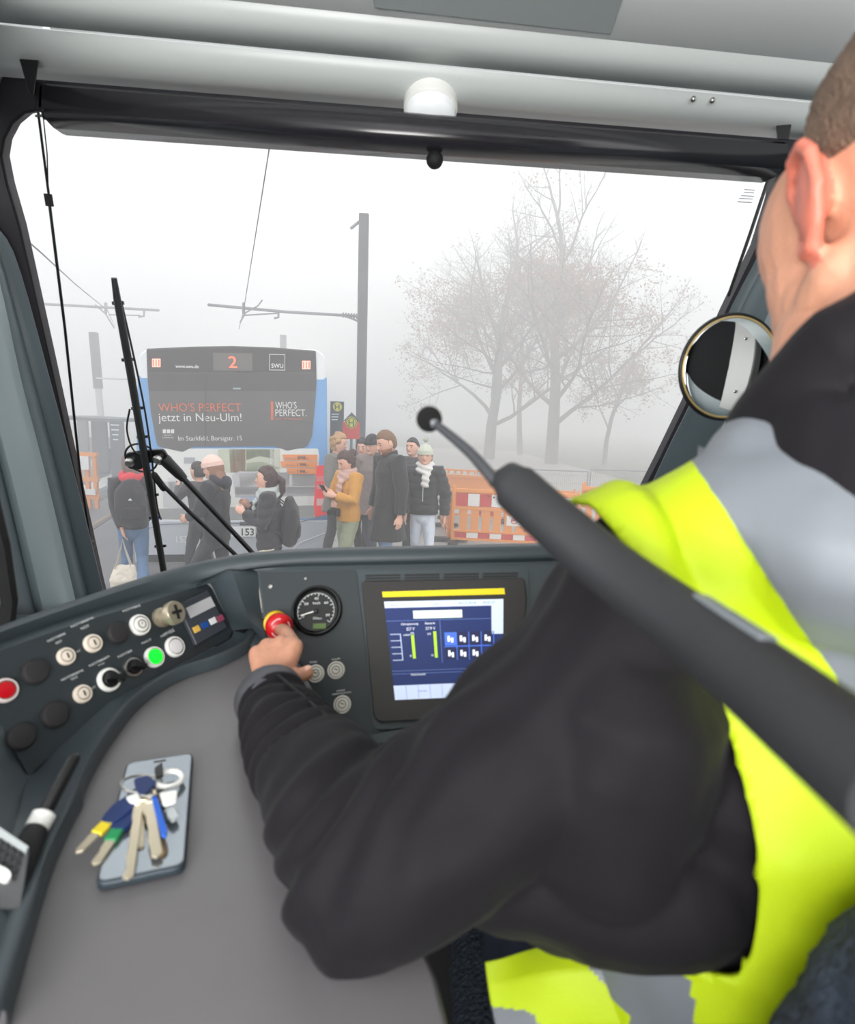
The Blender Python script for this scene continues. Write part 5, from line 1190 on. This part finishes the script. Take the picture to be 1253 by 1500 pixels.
# nail and knuckle creases
nr = (tip - I1).normalized(); nn = (V((0, -.3, 1)) - nr * V((0, -.3, 1)).dot(nr)).normalized()
b = MB(); b.ball(tip - nr * .006 + nn * .0068, (.0052, .0072, .0016), 14, 8, Matrix((nr.cross(nn), nr, nn)).transposed()); b.build('fingernail', mat('nail', (232, 182, 160), .35), dr)
nr = (T2 - T1).normalized(); nn = (V((0, -.2, 1)) - nr * V((0, -.2, 1)).dot(nr)).normalized()
b = MB(); b.ball(T2 - nr * -.002 + nn * .0072, (.0052, .007, .0015), 14, 8, Matrix((nr.cross(nn), nr, nn)).transposed()); b.build('fingernail', mat('nail', (232, 182, 160), .35), dr)
# face details (turned away from the viewer)
for s in (-1, 1):
    MB().ball(hd_(s * .031, .077, .004), .011, 12, 8).build('eye', mat('eye_white', (232, 230, 226), .3), dr)
    MB().tube([hd_(s * .014, .096, .022), hd_(s * .034, .092, .027), hd_(s * .05, .08, .02)], .0035, 6).build('eyebrow', mat('driver_hair', (104, 84, 70), .7), dr)
MB().tube([hd_(-.022, .092, -.058), hd_(0, .098, -.056), hd_(.022, .092, -.058)], .005, 8).build('lips', M_lip, dr)
# hair: cropped at the sides, longer on top
def hf(d):
    z, y, x = d.z, d.y, abs(d.x)
    lo = -.20 if y < -.35 else (.0 if y < .30 else .5)
    if y > .55: lo = .62
    if z < lo: return .80
    e = min(1, (z - lo) / .35)
    return 1.012 + .06 * e + .015 * noise.noise(d * 14)
hb_ = skull(V((0, 0, 0)), V((.078, .100, .115)), lambda d: hf(V((d.x, d.y, d.z))), 72, 48); hb_.v = [hd_(0, -.012, .022) + RH @ v for v in hb_.v]
mh = mat('driver_hair', (104, 84, 70), .7)
link('hair', blob(hb_, .0026, 1, lambda p, n: .0011 * noise.noise(V((p.x * 60, p.y * 60, p.z * 420)))), mat('driver_crop', (112, 90, 74), .75, var=.25, vscale=90, bump=.8, bscale=300), dr)
# --- jacket
def torso(b, g=0.0, wide=0):
    b.tube([V((PE.x, PE.y - .02, 1.40)), WA, CH, V((CH.x, CH.y + .005, S_.z + .0)), NB + V((-.0, .005, -.045))], [(.185 + g, .14 + g), (.175 + g, .135 + g), (.178 + g, .135 + g), (.158 + g, .105 + g), (.075 + g, .07 + g)], 32, ref=V((1, 0, 0)))
    for s in (-1, 1):
        q = S_ if s < 0 else S2; b.tube([NB + V((s * .03, .0, -.055)), (NB + q) * .5 + V((0, 0, .0)), q + V((-s * .02, 0, .015))], [.058 + g, .055 + g, .05 + g], 18)
b = MB(); torso(b)
sd_ = (S_ + EL_) * .5
b.tube([S_ + V((.03, 0, .01)), S_, S_ * .65 + EL_ * .35 + V((.012, 0, -.008)), S_ * .3 + EL_ * .7 + V((.014, 0, -.004)), EL_ + V((.0, -.0, .004))], [.066, .072, .070, .067, .064], 24)
b.tube([at(575, 1185, .47), at(650, 1115, .475), at(720, 1060, .48)], [.045, .040, .03], 20)
b.tube([at(1440, 400, .32), at(1340, 450, .335), at(1250, 505, .355), at(1180, 575, .385), at(1115, 635, .42), at(1100, 680, .47)], [.034, .034, .034, .032, .028, .03], 22)
b.tube([at(1440, 470, .33), at(1300, 540, .36), at(1220, 600, .385), at(1150, 660, .42)], [.034, .034, .032, .03], 20)
M1 = EL_ * .55 + WR_ * .45; b.tube([EL_ + V((.01, 0, .004)), EL_ * .8 + WR_ * .2 + V((0, 0, .006)), M1 + V((0, 0, .004)), EL_ * .2 + WR_ * .8, WR_ + (WR_ - EL_).normalized() * .004], [.064, .063, .055, .046, .040], 24, cap='flat')
b.ball(EL_ + V((-.006, -.004, -.004)), (.060, .058, .056), 16, 12)
b.tube([at(900, 1050, .44), at(860, 1190, .47), at(840, 1270, .47)], [.085, .088, .066], 24); b.tube([at(700, 1250, .45), at(860, 1300, .45), at(1010, 1285, .43)], [.05, .052, .055], 20)
b.tube([S2, E2, W2], [.07, .06, .042], 18)
b.tube([NB + V((0, -.005, -.045)), NB + V((0, .002, .0)), NB + V((0, .008, .038))], [.088, .084, .078], 24, cap='flat')
axs = (WR_ - EL_).normalized(); axu = (EL_ - S_).normalized()
def jd(p, n):
    t = (p - EL_).dot(axs); w = max(0, 1 - abs(t - .02) / .12); u = (p - S_).dot(axu)
    f = .0065 * w * math.sin(t * 150 + 7 * noise.noise(p * 9)) * .6
    f += .010 * noise.noise(V((p.x * 9, p.y * 9, p.z * 7))) + .004 * noise.noise(p * 24)
    c = (p - WR_).dot(axs)
    if -.16 < c < .0: f += .003 * math.sin(c * 210 + 4 * noise.noise(p * 14))
    return f
jk = link('jacket', blob(b, .0045, 4, jd), M_jkt, dr)
cu = WR_ + axs * .004
b = MB(); b.lathe(cu - axs * .028, axs, [(.0405, 0), (.043, .006), (.043, .03), (.0405, .036), (.036, .036), (.036, .0)], 36); b.build('cuff', mat('cuff_grey', (74, 74, 80), .5, bump=.2, bscale=300), jk, smooth=60)
b = MB(); b.tube([EL_ * .9 + WR_ * .1 + V((0, .0, .066)), M1 + V((.02, 0, .056)), WR_ + V((.012, -.02, .042))], .0015, 6); b.build('seam', mat('seam_dark', (22, 22, 24), .6), jk)
# --- vest: shell over the torso, cut by armhole, neck and hem
b = MB(); torso(b, .010); b.tube([NB + V((-.02, 0, -.03)), (NB + S_) * .5 + V((0, 0, .004)), S_ + V((.02, 0, .010)), S_ + V((-.03, 0, .004))], [.062, .064, .074, .080], 24)
b.ball(at(1010, 1250, .43), (.05, .05, .09), 16, 12); b.tube([at(1150, 690, .41), at(1250, 735, .375), at(1400, 820, .34)], .05, 20)
vm = blob(b, .006, 4, lambda p, n: .007 * noise.noise(V((p.x * 8, p.y * 8, p.z * 6))) + .0025 * noise.noise(p * 25))
def inside(p, poly):
    x, y = p; c = False
    for i in range(len(poly)):
        x1, y1 = poly[i - 1]; x2, y2 = poly[i]
        if (y1 > y) != (y2 > y) and x < (x2 - x1) * (y - y1) / (y2 - y1) + x1: c = not c
    return c
# armhole outline and tape bands, laid out on the flank that faces the viewer
NECK = [(1100, 560), (1172, 611), (1200, 630), (1253, 660), (1400, 740), (1400, 250), (1080, 250)]
HOLE = [(866, 742), (925, 812), (1000, 925), (1050, 1010), (1085, 1130), (1108, 1235), (1112, 1320), (1100, 1395), (1078, 1425), (1030, 1418), (975, 1395), (918, 1378), (700, 1410), (500, 1500), (300, 1300), (500, 700)]
TAPE = [[(1012, 672), (1100, 600), (1178, 600), (1188, 628), (1300, 775), (1300, 1110), (1195, 938), (1110, 812)], [(815, 1380), (925, 1372), (1010, 1430), (1035, 1540), (940, 1560), (925, 1480), (880, 1430)], [(716, 1470), (780, 1480), (830, 1560), (700, 1600)]]
bm = bmesh.new(); bm.from_mesh(vm); kill = []
for f in bm.faces:
    c = f.calc_center_median(); front = f.normal.dot(CAM - c) > 0; pp = proj(c)
    f.material_index = 0
    sx = c.x - CH.x
    if (inside(pp, NECK) and (front or c.x < NB.x)) or (not front and (c - NB).length < .11 and c.z > NB.z - .05): kill.append(f); continue
    if c.z < 1.50: kill.append(f); continue
    if sx < 0:
        if (front or c.y < CH.y) and inside(pp, HOLE): kill.append(f); continue
        if not front and c.z > 1.80 and sx < -.165: kill.append(f); continue
        if front and any(inside(pp, t) for t in TAPE): f.material_index = 1
    else:
        if c.z > 1.75 and sx > .165: kill.append(f); continue
        if .05 < sx < .1: f.material_index = 1
    if 1.62 < c.z < 1.67 and not front: f.material_index = 1
def snap(v, polys, lim):
    p = V(proj(v.co)); best = None
    for poly in polys:
        for i in range(len(poly)):
            a, c = V(poly[i - 1]), V(poly[i]); t = max(0, min(1, (p - a).dot(c - a) / max(1e-6, (c - a).length_squared))); q = a + (c - a) * t; d = (p - q).length
            if d < lim and (best is None or d < best[0]): best = (d, q)
    if best:
        dep = -(ROT.transposed() @ (v.co - CAM)).z; v.co = at(best[1].x, best[1].y, dep)
ks = set(kill)
HS = spline([V((x, y, 0)) for x, y in HOLE[:12]], 60); HS = [(p.x, p.y) for p in HS]
for v in bm.verts:
    fs = v.link_faces; 
    if not fs or v.normal.dot(CAM - v.co) <= 0 or v.co.x > CH.x: continue
    nk = sum(f in ks for f in fs)
    if 0 < nk < len(fs): snap(v, [HS + HOLE[12:], NECK], 30)
    elif nk == 0 and len({f.material_index for f in fs}) > 1: snap(v, TAPE[:1], 30)
bmesh.ops.delete(bm, geom=kill, context='FACES'); bm.to_mesh(vm); bm.free()
ve = link('vest', vm, [M_vest, M_refl], dr, smooth=0); vm.shade_smooth()
q = ve.modifiers.new('s', 'SOLIDIFY'); q.thickness = .004; q.offset = 1
# front flap of the vest lying over the lap (lower edge of the picture)
b = MB()
F = lambda *r: spline([at(*p) for p in r], 70)
rows = [F((712, 1408, .50), (800, 1392, .49), (905, 1372, .47), (985, 1392, .45), (1080, 1440, .42)),
        F((718, 1440, .49), (800, 1430, .475), (905, 1420, .455), (1000, 1430, .435), (1100, 1460, .41)),
        F((728, 1500, .48), (810, 1495, .465), (910, 1490, .445), (1010, 1490, .425), (1120, 1500, .40)),
        F((745, 1600, .47), (830, 1600, .455), (930, 1600, .435), (1030, 1600, .415), (1140, 1600, .39))]
me = MB(); me.loft([[a * (1 - t) + c_ * t for a, c_ in zip(rows[i], rows[i + 1])] for i in range(3) for t in [j / 16 for j in range(16)]] + [rows[3]])
m_ = me.mesh()
for f in m_.polygons:
    pp = proj(f.center); f.material_index = 1 if any(inside(pp, t) for t in TAPE[1:]) else 0
for v in m_.vertices: v.co += V((0, -.5, 1)).normalized() * .008 * noise.noise(v.co * 18)
o = link('vest_front', m_, [M_vest, M_refl], dr, smooth=70); q = o.modifiers.new('s', 'SOLIDIFY'); q.thickness = .004
# trousers
b = MB()
for s in (-1, 1):
    k = V((CH.x + s * .13, PE.y + .42, 1.44)); b.tube([PE + V((s * .09, -.02, .0)), k, k + V((0, .1, -.27))], [.11, .085, .07], 18)
b.ball(PE + V((0, 0, 0)), (.19, .14, .12), 20, 14)
link('trousers', blob(b, .008, 3, folds(.012, 9)), mat('navy_trousers', (30, 36, 52), .8, bump=.2, bscale=300), dr)
b = MB(); k = V((CH.x - .13, PE.y + .42, 1.44)); 
for s in (-1, 1):
    k = V((CH.x + s * .13, PE.y + .55, 1.17)); b = MB(); b.tube([k, k + V((0, .08, -.03)), k + V((0, .16, -.04))], [(.05, .045), (.05, .04), (.045, .03)], 14, ref=V((1, 0, 0))); b.build('shoe', M_black, dr)

# ---------------------------------------------------------------- driver's seat
st = thing('driver_seat', 'dark blue-grey fleecy driver seat behind the vest at lower right', 'seat', V((CH.x, CH.y - .1, 1.13)))
M_seat = mat('fleece_blue_grey', (46, 54, 66), .95, var=.5, vscale=120, bump=1, bscale=160)
b = MB(); b.tube([V((CH.x - .01, PE.y - .06, 1.30)), V((CH.x, PE.y + .34, 1.31))], [(.27, .07), (.24, .06)], 24, ref=V((1, 0, 0))); link('seat_cushion', blob(b, .012, 3), M_seat, st)
b = MB(); b.tube([V((CH.x, CH.y - .19, 1.32)), V((CH.x, CH.y - .24, 1.62)), V((CH.x + .02, CH.y - .25, 1.90))], [(.26, .06), (.25, .06), (.18, .045)], 24, ref=V((1, 0, 0))); link('seat_back', blob(b, .012, 3, folds(.006, 30)), M_seat, st)
p_ = [at(1195, 1640, .31), at(1275, 1545, .30), at(1380, 1445, .29)]
b = MB(); b.tube([p_[0] + V((0, .02, -.05)), p_[0], p_[1], p_[2]], [.03, .035, .04, .045], 18); link('side_bolster', blob(b, .007, 3, folds(.004, 60)), M_seat, st)
b = MB(); b.box((CH.x, PE.y + .1, 1.19), (.3, .34, .12)); b.build('seat_pedestal', M_black, st, bevel=.01)

# ---------------------------------------------------------------- boom microphone
bo = thing('boom_microphone', 'thick black tubular boom with a gooseneck microphone crossing in front of the driver', 'microphone', at(1100, 985, .22))
M_boom = mat('boom_black', (40, 41, 44), .55, bump=.15, bscale=900)
cl = [(757, 715, .40), (812, 765, .372), (900, 838, .335), (1000, 912, .285), (1100, 988, .235), (1200, 1068, .195), (1330, 1172, .16)]
cp_ = spline([at(*p) for p in cl], 26)
b = MB(); b.tube(cp_, [.0172] * 26, 28, cap='flat'); b.build('boom_tube', M_boom, bo, smooth=50)
d0 = (cp_[0] - cp_[1]).normalized(); b = MB(); b.tube([cp_[0] - d0 * .002, cp_[0] + d0 * .010, cp_[0] + d0 * .022 + V((-.002, 0, -.006))], [.0168, .0135, .006], 24); b.build('end_cap', M_boom, bo, smooth=60)
gp2 = spline([cp_[0] + d0 * .012 + V((-.004, 0, -.004)), at(722, 700, .41), at(690, 664, .425), at(655, 634, .44), at(634, 618, .45)], 20)
b = MB(); b.tube(gp2, [.0052 - .0022 * i / 19 for i in range(20)], 12); b.build('gooseneck', mat('gooseneck_grey', (58, 60, 64), .4), bo)
fc = at(629, 614, .455); b = MB(); b.ball(fc, .0104, 28, 18); o = b.build('foam_windshield', mat('foam_black', (14, 14, 15), .95, bump=1, bscale=900), bo, smooth=80)
b = MB(); b.tube([gp2[-2], fc + (CAM - fc).normalized() * .006], [.0042, .0036], 12); b.build('microphone_capsule', mat('capsule_grey', (92, 96, 102), .35), bo)
for x, y in ((972, 856), (1093, 950)):
    r0 = ray(x, y); t_d = min(((CAM + r0 * ((p - CAM).dot(r0) / r0.dot(r0)) - p).length, i) for i, p in enumerate(cp_))[1]
    c0 = cp_[t_d]; pc = CAM + r0 * ((c0 - CAM).dot(r0) / r0.dot(r0)); nn = (CAM - pc).normalized()
    off = (pc - c0); dep = math.sqrt(max(1e-6, .0172 ** 2 - min(off.length, .016) ** 2)); c1 = pc + nn * dep
    ax_ = (c1 - c0).normalized(); MB().lathe(c1 - ax_ * .001, ax_, [(.0028, 0), (.0026, .0016), (.0012, .0017), (.0010, .0006)], 14).build('set_screw', M_dark, bo)
i0, i1 = 13, 17
b = MB()
tt = (cp_[i1] - cp_[i0]).normalized(); sn = (CAM - cp_[15]).normalized(); sn = (sn - tt * sn.dot(tt)).normalized(); bi = tt.cross(sn)
if bi.z < 0: bi = -bi
dn = (sn * .45 + bi * .9).normalized()
b.prism([cp_[i] + dn * .0172 + tt.cross(dn) * w * .004 for i, w in ((i0, -1), (i1, -1), (i1, 1), (i0, 1))], dn, .001, .0012); b.build('type_label', mat('label_grey', (122, 128, 134), .4), bo, bevel=.0004)

# ---------------------------------------------------------------- things on the desk
ZD = 1.7722
ph = thing('mobile_phone', 'grey smartphone lying face up on the desk under the bunch of keys', 'phone', onz(208, 1195, ZD))
q4 = [(189, 1112), (281, 1107), (271, 1278), (141, 1288)]
P = [onz(x, y, ZD + .008) for x, y in q4]
cen = sum(P, V((0, 0, 0))) / 4; ay = ((P[0] + P[1]) - (P[2] + P[3])); L_ = ay.length / 2; ay.normalize(); ax_ = V((ay.y, -ay.x, 0)); Wd = ((P[1] - P[0]).length + (P[2] - P[3]).length) / 2
rect = lambda w, l, z: [V((cen.x, cen.y, z)) + ax_ * x * w / 2 + ay * y * l / 2 for x, y in ((-1, 1), (1, 1), (1, -1), (-1, -1))]
MB().prism(rounded(rect(Wd, L_, ZD + .001), .009, 6), V((0, 0, 1)), 0, .0075).build('phone_body', mat('phone_graphite', (56, 66, 74), .35, metal=.3), ph, bevel=.0015)
MB().prism(rounded(rect(Wd * .94, L_ * .965, ZD + .0085), .007, 6), V((0, 0, 1)), .0006, .0003).build('phone_glass', mat('phone_mirror_glass', (150, 158, 164), .06, metal=.75), ph)
MB().prism(rounded(rect(.012, .003, ZD + .0089), .0012, 3), V((0, 0, 1)), 0, .0002).build('earpiece', M_black, ph).location += ay * (L_ * .45)
kb_ = thing('key_bunch', 'bunch of keys with blue heads on a ring, lying on the smartphone', 'keys', onz(210, 1185, ZD + .01))
M_key = mat('key_nickel', (228, 216, 190), .28, metal=.75); M_kb = mat('key_head_blue', (18, 44, 96), .45); M_kbr = mat('bright_blue_tag', (24, 96, 205), .4)
def key(x0, y0, x1, y1, w=.0085, z=.012, bow=None, bowL=.022, collar=None, label=None, mk=M_key):
    a, c_ = onz(x0, y0, ZD + z), onz(x1, y1, ZD + z * .75); u = (c_ - a).normalized(); s = V((u.y, -u.x, 0)); L = (c_ - a).length
    h = w / 2; n = V((0, 0, 1)); rnd = random.Random(x0)
    t0 = bowL * .8; pts = [a + u * t0 - s * h, a + u * t0 + s * h]
    k = 8
    for i in range(k + 1): pts.append(a + u * (t0 + (L - t0 - .003) * i / k) + s * h * (1 if i < 2 else rnd.uniform(.45, 1)))
    pts += [a + u * L, a + u * (L - .003) - s * h]
    o = MB().prism(pts, n, .0011, .0011).build('key', mk, kb_, bevel=.0003)
    if label: o['label'] = label
    if bow:
        f = MB().prism(rounded([a + u * i * bowL + s * j * .0105 for i, j in ((-.15, -.55), (-.15, .55), (.35, 1), (.85, .8), (1.05, .5), (1.05, -.5), (.85, -.8), (.35, -1))], .004), n, .0024, .0024).build('key_head', bow, o, bevel=.0006)
    else:
        b = MB(); b.torus(a + u * .006, n, .0075, .0022, 18, 6); b.bar(a + u * .011, a + u * (t0 + .004), w, .0022); b.build('key_head', mk, o)
    if collar: 
        b = MB(); b.bar(a + u * bowL * .95, a + u * (bowL * .95 + .014), w * 1.25, .0045); b.build('colour_collar', collar, o, bevel=.001)
key(193, 1172, 111, 1250, bow=M_kb, bowL=.030, collar=mat('collar_yellow', (228, 206, 40), .4), z=.016, label='key with blue head and yellow collar')
key(196, 1180, 137, 1268, bow=M_kb, bowL=.030, collar=mat('collar_green', (20, 140, 80), .4), z=.014, label='key with blue head and green collar')
key(205, 1165, 187, 1289, z=.0165, w=.008, label='long slim key'); key(206, 1180, 206, 1244, z=.013, w=.006); key(213, 1160, 229, 1257, z=.0175, w=.0105, label='wide bright key')
key(222, 1168, 238, 1254, z=.014, w=.008, mk=mat('worn_brass', (160, 128, 84), .4, metal=.6)); key(207, 1172, 194, 1225, z=.0145, w=.006)
for (pts, m, z, nm) in (([(222, 1168), (230, 1166), (246, 1218), (243, 1226), (237, 1224)], M_kbr, .0185, 'blue_tag'), ([(196, 1142), (216, 1136), (230, 1146), (212, 1166), (200, 1160)], M_kb, .021, 'blue_fob'),
                        ([(226, 1126), (238, 1117), (240, 1136), (228, 1140)], M_black, .023, 'black_fob'), ([(234, 1162), (260, 1158), (259, 1174), (240, 1180)], M_white, .020, 'white_tag'),
                        ([(184, 1168), (204, 1162), (206, 1172), (192, 1176)], M_white, .0195, 'white_tag'), ([(243, 1184), (254, 1180), (263, 1196), (252, 1204), (244, 1196)], mat('clear_plastic', (196, 202, 204), .15), .015, 'clear_tag')):
    MB().prism(rounded([onz(x, y, ZD + z) for x, y in pts], .003), V((0, 0, 1)), .0022, .001).build(nm, m, kb_, bevel=.0005)
b = MB(); b.torus(onz(208, 1148, ZD + .017), V((.15, .2, 1)), .0185, .0013, 30, 6); b.build('key_ring', M_steel, kb_)
b = MB(); b.torus(onz(247, 1141, ZD + .016), V((.1, 0, 1)), .0125, .0028, 24, 8); b.build('white_ring', M_white, kb_)
b = MB(); b.torus(onz(222, 1160, ZD + .018), V((0, .3, 1)), .011, .0012, 20, 6); b.build('key_ring', M_steel, kb_)
# handset and stick at lower left
hs = thing('radio_handset', 'grey radio handset with dark keypad lying at the left edge of the desk', 'handset', at(0, 1260, .42))
pa, pb_, pc_, pd = at(-60, 1170, .46), at(43, 1240, .445), at(30, 1330, .40), at(-90, 1330, .40)
Ph = Pl(pa, pb_, pd); pc_ = Ph.q(30, 1330)
if Ph.n.z < 0: Ph.n = -Ph.n
MB().prism(rounded([pa, pb_, pc_, pd], .004), Ph.n, .022, 0).build('handset_body', mat('handset_grey', (78, 80, 82), .5), hs, bevel=.002)
Ph.plate([(-60, 1180), (-4, 1212), (42, 1243), (38, 1252), (-10, 1222), (-60, 1192)], mat('pale_edge', (176, 182, 184), .4), 'pale_edge', hs, th=.003)
for i in range(4):
    for j in range(4):
        x, y = 4 + i * 9 - j * 3.5, 1232 + j * 12 + i * 6; Ph.plate([(x - 3.4, y - 4.5), (x + 3.4, y - 1.5), (x + 2, y + 5), (x - 4.5, y + 2)], mat('key_dark', (34, 34, 36), .6), 'keypad_key', hs, th=.0022, r=.0006)
Ph.plate([(-8, 1268), (14, 1278), (18, 1288), (8, 1296), (-10, 1288)], M_white, 'white_button', hs, th=.004, r=.003)
sk = thing('handset_stick', 'slim black stick with white ring standing at the left edge of the desk', 'stick', at(40, 1260, .45))
c3 = [at(108, 1112, .53), at(63, 1196, .49)]; b = MB(); b.tube([c3[0], c3[1]], [.0055, .0062], 16); b.build('upper_rod', M_black, sk)
d3 = (c3[1] - c3[0]).normalized(); MB().lathe(c3[1] - d3 * .004, d3, [(.006, 0), (.0095, .002), (.0095, .013), (.0065, .015)], 20).build('white_ring', M_white, sk)
b = MB(); b.tube([c3[1] + d3 * .012, at(38, 1245, .455), at(8, 1330, .42), at(-30, 1440, .40)], [.009, .0105, .0125, .0135], 18); b.build('lower_rod', M_blackm, sk)
